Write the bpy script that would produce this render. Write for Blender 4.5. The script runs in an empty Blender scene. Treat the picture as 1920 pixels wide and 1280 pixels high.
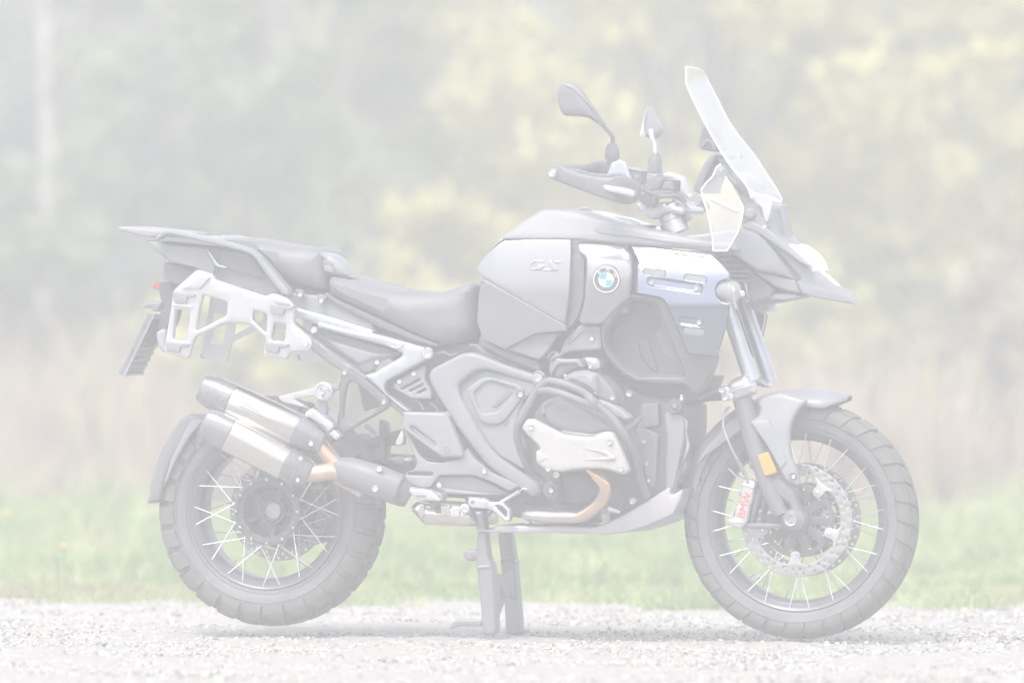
import bpy, bmesh, math, random
import numpy as np
from mathutils import Vector, Matrix, Quaternion
from mathutils.geometry import delaunay_2d_cdt

random.seed(7)
RNG = np.random.default_rng(7)
rad = math.radians
PI = math.pi
C = bpy.context.scene.collection
SC = bpy.context.scene

# ------------------------------------------------------------------ camera
D = 35.0                     # metres from the lens to the motorcycle
S = 655.0                    # photograph pixels per metre at that distance
F = S * D
H = 1.2                      # height of the lens above the road
HY = 1195 - S * H            # picture row of the horizon
cam_data = bpy.data.cameras.new('camera')
cam = bpy.data.objects.new('camera', cam_data)
C.objects.link(cam)
cam.location = (0, -D, H)
cam.rotation_euler = (rad(90), 0, 0)
cam_data.sensor_width = 36.0
cam_data.shift_y = -(640 - HY) / 1920.0
cam_data.lens = 36.0 * F / 1920.0
cam_data.clip_start = 0.1
cam_data.clip_end = 600
cam_data.dof.use_dof = True
cam_data.dof.focus_distance = D - 0.12
cam_data.dof.aperture_fstop = 2.6
cam_data.dof.aperture_blades = 9
SC.camera = cam

# ------------------------------------------------------------------ sky, sun, exposure
SUN_EL, SUN_AZ = rad(56), rad(205)      # a soft sun behind thin cloud, behind the photographer's left shoulder
world = bpy.data.worlds.new('World')
SC.world = world
world.use_nodes = True
wn = world.node_tree
wn.nodes.clear()
sky = wn.nodes.new('ShaderNodeTexSky')
sky.sky_type = 'NISHITA'
sky.sun_disc = False
sky.sun_elevation = SUN_EL
sky.sun_rotation = SUN_AZ
sky.altitude = 300
sky.air_density = 1.0
sky.dust_density = 4.0
sky.ozone_density = 1.0
hsv = wn.nodes.new('ShaderNodeHueSaturation')
hsv.inputs['Saturation'].default_value = 0.36
bg = wn.nodes.new('ShaderNodeBackground')
bg.inputs['Strength'].default_value = 0.15
wo = wn.nodes.new('ShaderNodeOutputWorld')
wn.links.new(sky.outputs[0], hsv.inputs['Color'])
wn.links.new(hsv.outputs[0], bg.inputs['Color'])
wn.links.new(bg.outputs[0], wo.inputs['Surface'])
sun_data = bpy.data.lights.new('sun', 'SUN')
sun_data.energy = 1.1
sun_data.angle = rad(22)
sun_data.color = (1.0, 0.97, 0.92)
sun = bpy.data.objects.new('sun', sun_data)
C.objects.link(sun)
sd = Vector((math.sin(SUN_AZ) * math.cos(SUN_EL), math.cos(SUN_AZ) * math.cos(SUN_EL), math.sin(SUN_EL)))
sun.rotation_euler = sd.to_track_quat('Z', 'Y').to_euler()
SC.view_settings.view_transform = 'Standard'
SC.view_settings.look = 'None'
SC.view_settings.gamma = 1.0
SC.view_settings.use_curve_mapping = False
SC.view_settings.exposure = 1.32
SC.render.engine = 'CYCLES'
SC.cycles.max_bounces = 8
SC.cycles.diffuse_bounces = 4
SC.cycles.glossy_bounces = 4
SC.cycles.transmission_bounces = 8
SC.cycles.transparent_max_bounces = 16
SC.cycles.volume_bounces = 2
SC.cycles.use_denoising = True
SC.cycles.sample_clamp_indirect = 6.0
HAZE_DENSITY = 0.0142

# ------------------------------------------------------------------ materials
def mat(name, col, rough=0.5, metal=0.0, coat=0.0, var=0.0, vscale=40.0, bump=0.0, bscale=300.0, col2=None, spec=0.5):
    m = bpy.data.materials.new(name)
    m.use_nodes = True
    nt = m.node_tree
    b = nt.nodes['Principled BSDF']
    b.inputs['Base Color'].default_value = (*col, 1)
    b.inputs['Roughness'].default_value = rough
    b.inputs['Metallic'].default_value = metal
    b.inputs['Coat Weight'].default_value = coat
    b.inputs['Coat Roughness'].default_value = 0.03
    b.inputs['Specular IOR Level'].default_value = spec
    tc = nt.nodes.new('ShaderNodeTexCoord')
    if var > 0 or col2:
        nz = nt.nodes.new('ShaderNodeTexNoise')
        nz.inputs['Scale'].default_value = vscale
        nz.inputs['Detail'].default_value = 5
        nt.links.new(tc.outputs['Object'], nz.inputs['Vector'])
        mx = nt.nodes.new('ShaderNodeMix')
        mx.data_type = 'RGBA'
        c2 = col2 if col2 else tuple(c * (1 - var) for c in col)
        c1 = col if col2 else tuple(min(1, c * (1 + var)) for c in col)
        mx.inputs['A'].default_value = (*c1, 1)
        mx.inputs['B'].default_value = (*c2, 1)
        rp = nt.nodes.new('ShaderNodeValToRGB')
        rp.color_ramp.elements[0].position = 0.35
        rp.color_ramp.elements[1].position = 0.65
        nt.links.new(nz.outputs['Fac'], rp.inputs['Fac'])
        nt.links.new(rp.outputs['Color'], mx.inputs['Factor'])
        nt.links.new(mx.outputs['Result'], b.inputs['Base Color'])
        ra = nt.nodes.new('ShaderNodeMapRange')
        ra.inputs['To Min'].default_value = max(0.02, rough - 0.06)
        ra.inputs['To Max'].default_value = min(1, rough + 0.08)
        nt.links.new(nz.outputs['Fac'], ra.inputs['Value'])
        nt.links.new(ra.outputs['Result'], b.inputs['Roughness'])
    if bump > 0:
        n2 = nt.nodes.new('ShaderNodeTexNoise')
        n2.inputs['Scale'].default_value = bscale
        n2.inputs['Detail'].default_value = 4
        nt.links.new(tc.outputs['Object'], n2.inputs['Vector'])
        bp = nt.nodes.new('ShaderNodeBump')
        bp.inputs['Strength'].default_value = bump
        bp.inputs['Distance'].default_value = 0.002
        nt.links.new(n2.outputs['Fac'], bp.inputs['Height'])
        nt.links.new(bp.outputs['Normal'], b.inputs['Normal'])
    return m

M = {}  # blacks and greys below lifted: part of the white veil is in their colour
M['plastic'] = mat('matt_black_plastic', (0.145, 0.147, 0.158), 0.46, var=0.08, vscale=9, bump=0.05, bscale=900)
M['plastic_grey'] = mat('grey_plastic', (0.215, 0.22, 0.238), 0.38, var=0.06, vscale=7, bump=0.03, bscale=900)
M['black'] = mat('black_coated_metal', (0.10, 0.10, 0.106), 0.36, var=0.1)
M['rim'] = mat('satin_grey_rim', (0.13, 0.132, 0.14), 0.35, 0.3, var=0.05)
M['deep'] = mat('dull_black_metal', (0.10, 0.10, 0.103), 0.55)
M['rubber'] = mat('tyre_rubber', (0.10, 0.10, 0.102), 0.75, vscale=11, col2=(0.155, 0.148, 0.138), bump=0.15, bscale=250, spec=0.35)
M['sidewall'] = mat('tyre_sidewall', (0.145, 0.147, 0.157), 0.55, var=0.14, vscale=12, bump=0.06, bscale=200)
M['vinyl'] = mat('seat_vinyl', (0.15, 0.153, 0.165), 0.48, var=0.06, vscale=15, bump=0.12, bscale=700)
M['paint'] = mat('storm_grey_gloss_paint', (0.265, 0.26, 0.28), 0.2, 0.65, coat=1.0, var=0.02, vscale=600)
M['paint_dark'] = mat('black_gloss_paint', (0.06, 0.06, 0.068), 0.2, 0.0, coat=1.0)
M['frame'] = mat('silver_blue_frame_metal', (0.46, 0.48, 0.53), 0.36, 0.75, var=0.03, vscale=30)
M['dark_frame'] = mat('grey_frame_metal', (0.20, 0.205, 0.22), 0.42, 0.3, var=0.05)
M['alu'] = mat('bright_aluminium', (0.53, 0.53, 0.55), 0.3, 0.65)
M['alu_cast'] = mat('cast_aluminium', (0.46, 0.455, 0.465), 0.45, 0.4, var=0.06, vscale=60, bump=0.05, bscale=500)
M['cover'] = mat('bead_blasted_aluminium', (0.40, 0.39, 0.375), 0.5, 0.2, var=0.03, vscale=80, bump=0.05, bscale=900)
M['skid'] = mat('skid_plate_aluminium', (0.46, 0.44, 0.46), 0.42, 0.4, var=0.05, vscale=20)
M['titan'] = mat('brushed_titanium', (0.58, 0.55, 0.52), 0.22, 1.0, var=0.04, vscale=25)
M['carbon'] = mat('muffler_end_black', (0.19, 0.192, 0.205), 0.25, 0.5, coat=0.5, var=0.06)
M['copper'] = mat('heated_copper_pipe', (0.52, 0.33, 0.23), 0.32, 0.7, vscale=18, col2=(0.56, 0.44, 0.36))
M['steel'] = mat('zinc_plated_steel', (0.60, 0.60, 0.615), 0.25, 0.85, var=0.08, vscale=60)
M['pipe_steel'] = mat('stainless_steel', (0.66, 0.62, 0.58), 0.22, 0.9, vscale=18, col2=(0.5, 0.46, 0.42))
M['header'] = mat('heat_tinted_header', (0.80, 0.55, 0.26), 0.2, 0.85, vscale=16, col2=(0.52, 0.42, 0.44))
M['chrome'] = mat('polished_bolt_steel', (0.8, 0.8, 0.82), 0.2, 0.8)
M['guard'] = mat('anodised_blue_grey_aluminium', (0.215, 0.235, 0.32), 0.17, 1.0, var=0.015, vscale=200)
M['guard_dark'] = mat('dark_anodised_edge', (0.03, 0.03, 0.06), 0.4, 0.3)
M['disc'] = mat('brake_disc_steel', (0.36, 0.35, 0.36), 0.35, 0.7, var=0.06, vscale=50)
M['disc_dark'] = mat('shaded_brake_disc_steel', (0.27, 0.265, 0.27), 0.4, 0.6, var=0.06)  # darker copy of the disc steel, with shade put into its colour
M['orange'] = mat('orange_reflector', (0.9, 0.30, 0.02), 0.2, coat=0.5)
M['red'] = mat('red_lamp_lens', (0.6, 0.03, 0.03), 0.15, coat=0.5)
M['red_print'] = mat('red_lettering', (0.75, 0.05, 0.04), 0.5)
M['blue'] = mat('badge_blue', (0.08, 0.42, 0.85), 0.3)
M['white'] = mat('badge_white', (0.85, 0.85, 0.85), 0.3)
M['grey_print'] = mat('laser_etched_print', (0.30, 0.28, 0.27), 0.5)
M['headlight'] = mat('headlight_lens', (0.70, 0.71, 0.73), 0.08, coat=0.5)
M['mirror'] = mat('mirror_glass', (0.85, 0.86, 0.88), 0.03, 1.0)

def screen_mat(name, fac, tint):
    m = bpy.data.materials.new(name)
    m.use_nodes = True
    nt = m.node_tree
    b = nt.nodes['Principled BSDF']
    b.inputs['Base Color'].default_value = (*tint, 1)
    b.inputs['Roughness'].default_value = 0.12
    b.inputs['Coat Weight'].default_value = 1.0
    tr = nt.nodes.new('ShaderNodeBsdfTransparent')
    tr.inputs['Color'].default_value = (0.97, 0.97, 0.98, 1)
    mx = nt.nodes.new('ShaderNodeMixShader')
    mx.inputs[0].default_value = fac
    nt.links.new(tr.outputs[0], mx.inputs[1])
    nt.links.new(b.outputs[0], mx.inputs[2])
    nt.links.new(mx.outputs[0], nt.nodes['Material Output'].inputs['Surface'])
    return m
M['screen'] = screen_mat('clear_windscreen_plastic', 0.27, (0.85, 0.85, 0.87))
M['lens'] = screen_mat('clear_lamp_lens', 0.35, (0.6, 0.61, 0.63))
M['deflector'] = screen_mat('clear_deflector_plastic', 0.12, (0.85, 0.85, 0.87))

def leaf_mat(name, c1, c2, c3, scale):
    m = bpy.data.materials.new(name)
    m.use_nodes = True
    nt = m.node_tree
    b = nt.nodes['Principled BSDF']
    b.inputs['Roughness'].default_value = 0.6
    tc = nt.nodes.new('ShaderNodeTexCoord')
    nz = nt.nodes.new('ShaderNodeTexNoise')
    nz.inputs['Scale'].default_value = scale
    nz.inputs['Detail'].default_value = 6
    nz.inputs['Roughness'].default_value = 0.7
    rp = nt.nodes.new('ShaderNodeValToRGB')
    e = rp.color_ramp.elements
    e[0].position = 0.36; e[0].color = (*c1, 1)
    e[1].position = 0.64; e[1].color = (*c3, 1)
    k = e.new(0.5); k.color = (*c2, 1)
    nt.links.new(tc.outputs['Object'], nz.inputs['Vector'])
    nt.links.new(nz.outputs['Fac'], rp.inputs['Fac'])
    nt.links.new(rp.outputs['Color'], b.inputs['Base Color'])
    tl = nt.nodes.new('ShaderNodeBsdfTranslucent')
    nt.links.new(rp.outputs['Color'], tl.inputs['Color'])
    mx = nt.nodes.new('ShaderNodeMixShader')
    mx.inputs[0].default_value = 0.3
    nt.links.new(b.outputs[0], mx.inputs[1])
    nt.links.new(tl.outputs[0], mx.inputs[2])
    nt.links.new(mx.outputs[0], nt.nodes['Material Output'].inputs['Surface'])
    return m

# ------------------------------------------------------------------ object helpers
def link(name, me, m=None, parent=None, label=None):
    o = bpy.data.objects.new(name, me)
    C.objects.link(o)
    if m and me is not None and not me.materials:
        me.materials.append(m)
    if parent:
        o.parent = parent
    if label:
        o['label'] = label
    return o

def tag(o, label=None, cat=None, group=None, kind=None):
    if label: o['label'] = label
    if cat: o['category'] = cat
    if group: o['group'] = group
    if kind: o['kind'] = kind
    return o

def pymesh(name, v, f, m=None, sharp=38, smooth=True):
    me = bpy.data.meshes.new(name)
    me.from_pydata([tuple(map(float, a)) for a in v], [], [tuple(map(int, a)) for a in f])
    me.update()
    bm = bmesh.new(); bm.from_mesh(me)
    bmesh.ops.recalc_face_normals(bm, faces=bm.faces)
    bm.to_mesh(me); bm.free()
    if smooth:
        me.shade_smooth()
        me.set_sharp_from_angle(angle=rad(sharp))
    if m: me.materials.append(m)
    return me

def fastmesh(name, v, f, m=None):
    """big meshes of equal sided faces straight from numpy"""
    me = bpy.data.meshes.new(name)
    v = np.asarray(v, np.float32); f = np.asarray(f, np.int32)
    n, k = f.shape
    me.vertices.add(len(v)); me.vertices.foreach_set('co', v.ravel())
    me.loops.add(n * k); me.loops.foreach_set('vertex_index', f.ravel())
    me.polygons.add(n)
    me.polygons.foreach_set('loop_start', np.arange(0, n * k, k, dtype=np.int32))
    me.update(calc_edges=True)
    me.validate()
    if m: me.materials.append(m)
    return me
# ------------------------------------------------------------------ the setting
def vnoise(x, y, seed=0):
    """smooth value noise for terrain and edges"""
    def h(i, j):
        n = (i * 374761393 + j * 668265263 + seed * 1442695041) & 0xffffffff
        n = ((n ^ (n >> 13)) * 1274126177) & 0xffffffff
        return (n & 0xffff) / 65535.0
    x = np.asarray(x, float); y = np.asarray(y, float)
    xi = np.floor(x).astype(np.int64); yi = np.floor(y).astype(np.int64)
    fx = x - xi; fy = y - yi
    fx = fx * fx * (3 - 2 * fx); fy = fy * fy * (3 - 2 * fy)
    return ((h(xi, yi) * (1 - fx) + h(xi + 1, yi) * fx) * (1 - fy) + (h(xi, yi + 1) * (1 - fx) + h(xi + 1, yi + 1) * fx) * fy)

def road_edge(x):
    """far edge of the gravel, in metres beyond the motorcycle"""
    return 3.4 + 1.7 * (vnoise(x * 1.1 + 40, x * 0 + 3, 1) - 0.5) + 0.9 * (vnoise(x * 4.0, x * 0 + 9, 2) - 0.5) - 0.6 * np.clip(x / 1.2, -1, 1)

def terrain_z(x, y):
    """flat meadow, then a slope that rises behind the shrubs"""
    t = np.clip((y - 22.0) / 34.0, 0, 1)
    return 5.6 * t * t * (3 - 2 * t) + 0.25 * vnoise(x * 0.2, y * 0.2, 5) * np.clip((y - 22) / 6, 0, 1)

def ground_mat(name, cols, scale, bump=0.5, bscale=60):
    m = bpy.data.materials.new(name)
    m.use_nodes = True
    nt = m.node_tree
    b = nt.nodes['Principled BSDF']
    b.inputs['Roughness'].default_value = 0.9
    tc = nt.nodes.new('ShaderNodeTexCoord')
    nz = nt.nodes.new('ShaderNodeTexNoise')
    nz.inputs['Scale'].default_value = scale
    nz.inputs['Detail'].default_value = 10
    nz.inputs['Roughness'].default_value = 0.75
    rp = nt.nodes.new('ShaderNodeValToRGB')
    e = rp.color_ramp.elements
    e[0].position = 0.33; e[0].color = (*cols[0], 1)
    e[1].position = 0.68; e[1].color = (*cols[-1], 1)
    for i, c in enumerate(cols[1:-1]):
        k = e.new(0.33 + 0.35 * (i + 1) / (len(cols) - 1)); k.color = (*c, 1)
    nt.links.new(tc.outputs['Object'], nz.inputs['Vector'])
    nt.links.new(nz.outputs['Fac'], rp.inputs['Fac'])
    nt.links.new(rp.outputs['Color'], b.inputs['Base Color'])
    n2 = nt.nodes.new('ShaderNodeTexNoise')
    n2.inputs['Scale'].default_value = bscale
    n2.inputs['Detail'].default_value = 8
    bp = nt.nodes.new('ShaderNodeBump')
    bp.inputs['Strength'].default_value = bump
    bp.inputs['Distance'].default_value = 0.02
    nt.links.new(tc.outputs['Object'], n2.inputs['Vector'])
    nt.links.new(n2.outputs['Fac'], bp.inputs['Height'])
    nt.links.new(bp.outputs['Normal'], b.inputs['Normal'])
    return m

def sheet(name, xs, ys, zf, m):
    X, Y = np.meshgrid(xs, ys)
    Z = zf(X, Y)
    v = np.stack([X.ravel(), Y.ravel(), Z.ravel()], 1)
    nx, ny = len(xs), len(ys)
    i = np.arange(nx - 1)[None, :] + nx * np.arange(ny - 1)[:, None]
    i = i.ravel()
    f = np.stack([i, i + 1, i + 1 + nx, i + nx], 1)
    me = fastmesh(name, v, f, m)
    me.shade_smooth()
    return tag(link(name, me), kind='structure')

m_soil = ground_mat('meadow_soil', [(0.05, 0.045, 0.035), (0.085, 0.082, 0.058), (0.15, 0.14, 0.10)], 3.0)
m_gravel = ground_mat('pale_gravel', [(0.20, 0.19, 0.178), (0.38, 0.363, 0.34), (0.49, 0.468, 0.44)], 22.0, 0.8, 70)
m_hill = ground_mat('hillside_soil', [(0.07, 0.06, 0.04), (0.12, 0.11, 0.07), (0.18, 0.16, 0.11)], 1.5)
xs = np.linspace(-90, 90, 181)
sheet('ground', xs, np.linspace(-90, 24, 115), lambda x, y: -0.03 + 0 * x, m_soil)
sheet('hill', xs, np.concatenate([np.linspace(21.5, 60, 78), np.linspace(62, 90, 15)]), lambda x, y: terrain_z(x, y) - 0.035, m_hill)

# gravel road: rumpled sheet with an uneven far edge
# unseen near edge cut short: darker soil there, for reflections in tank and guard
def build_road():
    xs = np.concatenate([np.linspace(-90, -4.2, 40), np.linspace(-4, 4, 321), np.linspace(4.2, 90, 40)])
    nY = 200
    vs = []
    for k in range(nY):
        t = k / (nY - 1)
        e = road_edge(xs)
        y = -5.2 + (e + 5.2) * (1 - (1 - t) ** 1.6)
        z = 0.012 * (vnoise(xs * 3, y * 3, 11) - 0.5) + 0.010 * (vnoise(xs * 9, y * 9, 12) - 0.5)
        z = z - 0.004 - 0.030 * np.clip((t - 0.985) / 0.015, 0, 1)
        vs.append(np.stack([xs, y, z], 1))
    v = np.concatenate(vs)
    nx = len(xs)
    i = (np.arange(nx - 1)[None, :] + nx * np.arange(nY - 1)[:, None]).ravel()
    f = np.stack([i, i + 1, i + 1 + nx, i + nx], 1)
    me = fastmesh('gravel_road', v, f, m_gravel)
    me.shade_smooth()
    return tag(link('gravel_road', me), kind='structure')
build_road()

def ico(sub):
    bm = bmesh.new()
    bmesh.ops.create_icosphere(bm, subdivisions=sub, radius=1)
    v = np.array([a.co[:] for a in bm.verts]); f = np.array([[b.index for b in a.verts] for a in bm.faces])
    bm.free()
    return v, f

def rotmats(n, tilt=1.0):
    q = RNG.normal(size=(n, 4)); q[:, 1:3] *= tilt
    q /= np.linalg.norm(q, axis=1)[:, None]
    w, x, y, z = q.T
    return np.stack([np.stack([1 - 2 * (y * y + z * z), 2 * (x * y - z * w), 2 * (x * z + y * w)], 1),
                     np.stack([2 * (x * y + z * w), 1 - 2 * (x * x + z * z), 2 * (y * z - x * w)], 1),
                     np.stack([2 * (x * z - y * w), 2 * (y * z + x * w), 1 - 2 * (x * x + y * y)], 1)], 1)

def stones(name, n, x0, x1, y0, y1, smin, smax, mats, power=2.5):
    bv, bf = ico(1)
    x = RNG.uniform(x0, x1, n); y = RNG.uniform(y0, y1, n)
    ok = y < road_edge(x) - 0.02 + RNG.normal(0, 0.06, n)
    x = x[ok]; y = y[ok]; n = len(x)
    s = smin + (smax - smin) * RNG.random(n) ** power
    sc = s[:, None] * np.stack([RNG.uniform(0.8, 1.5, n), RNG.uniform(0.7, 1.2, n), RNG.uniform(0.35, 0.75, n)], 1)
    R = rotmats(n, 0.35)
    jit = 1 + RNG.normal(0, 0.16, (n, len(bv), 1))
    v = bv[None] * jit * sc[:, None, :]
    v = np.einsum('nij,nkj->nki', R, v)
    v[:, :, 0] += x[:, None]; v[:, :, 1] += y[:, None]
    v[:, :, 2] += (s * 0.02)[:, None] - 0.004
    f = bf[None] + (np.arange(n) * len(bv))[:, None, None]
    me = fastmesh(name, v.reshape(-1, 3), f.reshape(-1, 3))
    for m in mats: me.materials.append(m)
    if len(mats) > 1:
        idx = np.repeat(RNG.choice(len(mats), n, p=[0.5, 0.3, 0.2][:len(mats)]), len(bf)).astype(np.int32)
        me.polygons.foreach_set('material_index', idx)
    return tag(link(name, me), kind='stuff')

st1 = mat('limestone_chip', (0.47, 0.45, 0.425), 0.85, var=0.25, vscale=30)
st2 = mat('grey_stone_chip', (0.22, 0.213, 0.21), 0.85, var=0.3, vscale=30)
st3 = mat('pale_stone_chip', (0.55, 0.525, 0.49), 0.85, var=0.2, vscale=30)
stones('gravel', 42000, -2.0, 2.0, -3.8, 4.4, 0.0018, 0.0080, [st1, st2, st3])
stones('gravel_chips', 110, -2.0, 2.0, -2.0, 2.6, 0.008, 0.018, [st1, st2, st3], 2.0)

# grass, reeds and weeds: blades as single bent strips
def blades(name, x, y, h, w, m, lean=0.35, zf=None, kind='stuff'):
    n = len(x)
    a = RNG.uniform(0, 2 * PI, n)
    dx, dy = np.cos(a), np.sin(a)
    lx = RNG.normal(0, lean, n) * h; ly = RNG.normal(0, lean, n) * h
    z0 = (zf(x, y) if zf is not None else np.zeros(n)) - 0.03
    b0 = np.stack([x - dx * w, y - dy * w, z0], 1)
    b1 = np.stack([x + dx * w, y + dy * w, z0], 1)
    m0 = np.stack([x + lx * 0.3 - dx * w * 0.8, y + ly * 0.3 - dy * w * 0.8, z0 + h * 0.6], 1)
    m1 = np.stack([x + lx * 0.3 + dx * w * 0.8, y + ly * 0.3 + dy * w * 0.8, z0 + h * 0.6], 1)
    t0 = np.stack([x + lx - dx * w * 0.15, y + ly - dy * w * 0.15, z0 + h], 1)
    t1 = np.stack([x + lx + dx * w * 0.15, y + ly + dy * w * 0.15, z0 + h], 1)
    v = np.stack([b0, b1, m0, m1, t0, t1], 1).reshape(-1, 3)
    k = (np.arange(n) * 6)[:, None]
    f = np.concatenate([k + np.array([[0, 1, 3, 2]]), k + np.array([[2, 3, 5, 4]])])
    return tag(link(name, fastmesh(name, v, f, m)), kind=kind)

m_grass = leaf_mat('meadow_grass', (0.18, 0.27, 0.08), (0.34, 0.44, 0.16), (0.56, 0.56, 0.28), 2.4)
m_straw = leaf_mat('dry_grass', (0.34, 0.29, 0.16), (0.42, 0.37, 0.20), (0.30, 0.34, 0.13), 2.5)
m_weed = leaf_mat('withered_weeds', (0.24, 0.17, 0.13), (0.46, 0.35, 0.28), (0.60, 0.54, 0.38), 3.0)
def meadow():
    n = 120000
    x = RNG.uniform(-3.0, 3.0, n); y = 2.9 + 14.5 * RNG.random(n) ** 1.15
    ok = y > road_edge(x) + RNG.normal(0.10, 0.12, n)
    x, y = x[ok], y[ok]
    clump = vnoise(x * 2.2, y * 1.2, 21)
    ramp = np.clip((y - road_edge(x)) / 3.0, 0.08, 1)
    h = (0.025 + 0.10 * clump ** 1.7 * ramp + 0.035 * RNG.random(len(x))) * np.clip(ramp + 0.3, 0.3, 1.1)
    blades('meadow_grass', x, y, h, 0.0035 + 0.003 * RNG.random(len(x)), m_grass, 0.4)
    n = 13000
    x = RNG.uniform(-3.0, 3.0, n)
    y = road_edge(x) + np.abs(RNG.normal(0, 0.55, n)) - 0.05
    ok = vnoise(x * 2.6, y * 1.5, 61) > 0.52
    x, y = x[ok], y[ok]; n = len(x)
    blades('dry_grass', x, y + 0.6 * np.clip(vnoise(x * 2.3, x * 0 + 2, 77) - 0.6, -0.3, 0.4), 0.02 + 0.05 * RNG.random(n), 0.003 + 0 * x, m_straw, 0.8)
    n = 3200                                    # little tufts that have crept into the gravel
    cx = np.array([0.62, 0.70, 0.56, -0.9, 1.3, 0.1, -0.45, -1.3, 0.95, 1.42, -0.1, 0.35])
    cy = road_edge(cx) - np.array([0.55, 0.3, 0.8, 0.25, 0.3, 0.2, 0.35, 0.2, 0.45, 0.25, 0.4, 0.15])
    k = RNG.integers(0, 12, n)
    blades('creeping_grass', cx[k] + RNG.normal(0, 0.10, n), cy[k] + RNG.normal(0, 0.12, n), 0.03 + 0.05 * RNG.random(n), 0.003 + np.zeros(n), m_grass, 0.7)
meadow()
def weeds():
    n = 20000
    x = RNG.uniform(-4, 4, n); y = 14.8 + 4.5 * RNG.random(n)
    side = np.clip(np.abs(x + 0.15) / 1.5, 0.35, 1.0)
    h = (0.08 + 0.95 * vnoise(x * 1.9, y * 0.9, 31) ** 1.4) * side * (0.3 + 0.75 * RNG.random(n) ** 1.5) * 1.15
    blades('withered_weeds', x, y, h, 0.006 + 0.006 * RNG.random(n), m_weed, 0.22)
weeds()
def stalks():
    n = 420
    x = RNG.uniform(-3.4, 3.4, n); y = 14.6 + 4.0 * RNG.random(n)
    h = (0.30 + 0.65 * RNG.random(n)) * np.clip(np.abs(x + 0.15) / 1.5, 0.45, 1.0)
    blades('dry_stalks', x, y, h, 0.009 + 0.007 * RNG.random(n), m_straw, 0.16)
    n = 5200                                     # green tussocks that stand above the meadow and break up its far edge
    c = RNG.integers(0, 70, n); cx = RNG.uniform(-3.2, 3.2, 70); cy = RNG.uniform(8, 17.5, 70); ch = RNG.uniform(0.10, 0.30, 70)
    blades('tussocks', cx[c] + RNG.normal(0, 0.10, n), cy[c] + RNG.normal(0, 0.12, n), ch[c] * RNG.uniform(0.5, 1.1, n), 0.004 + 0.003 * RNG.random(n), m_grass, 0.35)
stalks()

def bent_tube(pts, r0, r1, seg=7):
    """plain tapered tube through points -> verts, faces"""
    pts = [Vector(p) for p in pts]
    v, f = [], []
    n = len(pts)
    for i, p in enumerate(pts):
        d = (pts[min(i + 1, n - 1)] - pts[max(i - 1, 0)]).normalized()
        a = d.cross(Vector((0.3, 1, 0.1))).normalized(); b = d.cross(a)
        r = r0 + (r1 - r0) * i / (n - 1)
        for k in range(seg):
            t = 2 * PI * k / seg
            v.append(p + (a * math.cos(t) + b * math.sin(t)) * r)
        if i:
            for k in range(seg):
                f.append(((i - 1) * seg + k, (i - 1) * seg + (k + 1) % seg, i * seg + (k + 1) % seg, i * seg + k))
    return v, f

def merge(parts):
    V, Fc, o = [], [], 0
    for v, f in parts:
        V += list(v); Fc += [tuple(i + o for i in q) for q in f]; o += len(v)
    return V, Fc

m_bark = mat('grey_brown_bark', (0.16, 0.14, 0.12), 0.9, var=0.3, vscale=12)
m_bark_pale = mat('pale_bark', (0.33, 0.32, 0.30), 0.85, var=0.3, vscale=8)
LEAF = {
    'olive': leaf_mat('olive_autumn_leaves', (0.20, 0.22, 0.09), (0.46, 0.46, 0.17), (0.68, 0.64, 0.26), 2.4),
    'yellow': leaf_mat('yellow_autumn_leaves', (0.31, 0.30, 0.10), (0.54, 0.50, 0.17), (0.68, 0.63, 0.27), 2.2),
    'green': leaf_mat('dull_green_leaves', (0.09, 0.13, 0.07), (0.20, 0.25, 0.125), (0.36, 0.41, 0.19), 1.8),
    'grey': leaf_mat('grey_green_needles', (0.09, 0.11, 0.09), (0.19, 0.21, 0.165), (0.31, 0.33, 0.25), 1.6),
    'russet': leaf_mat('russet_leaves', (0.24, 0.19, 0.13), (0.40, 0.34, 0.22), (0.50, 0.46, 0.26), 2.0),
}
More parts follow.
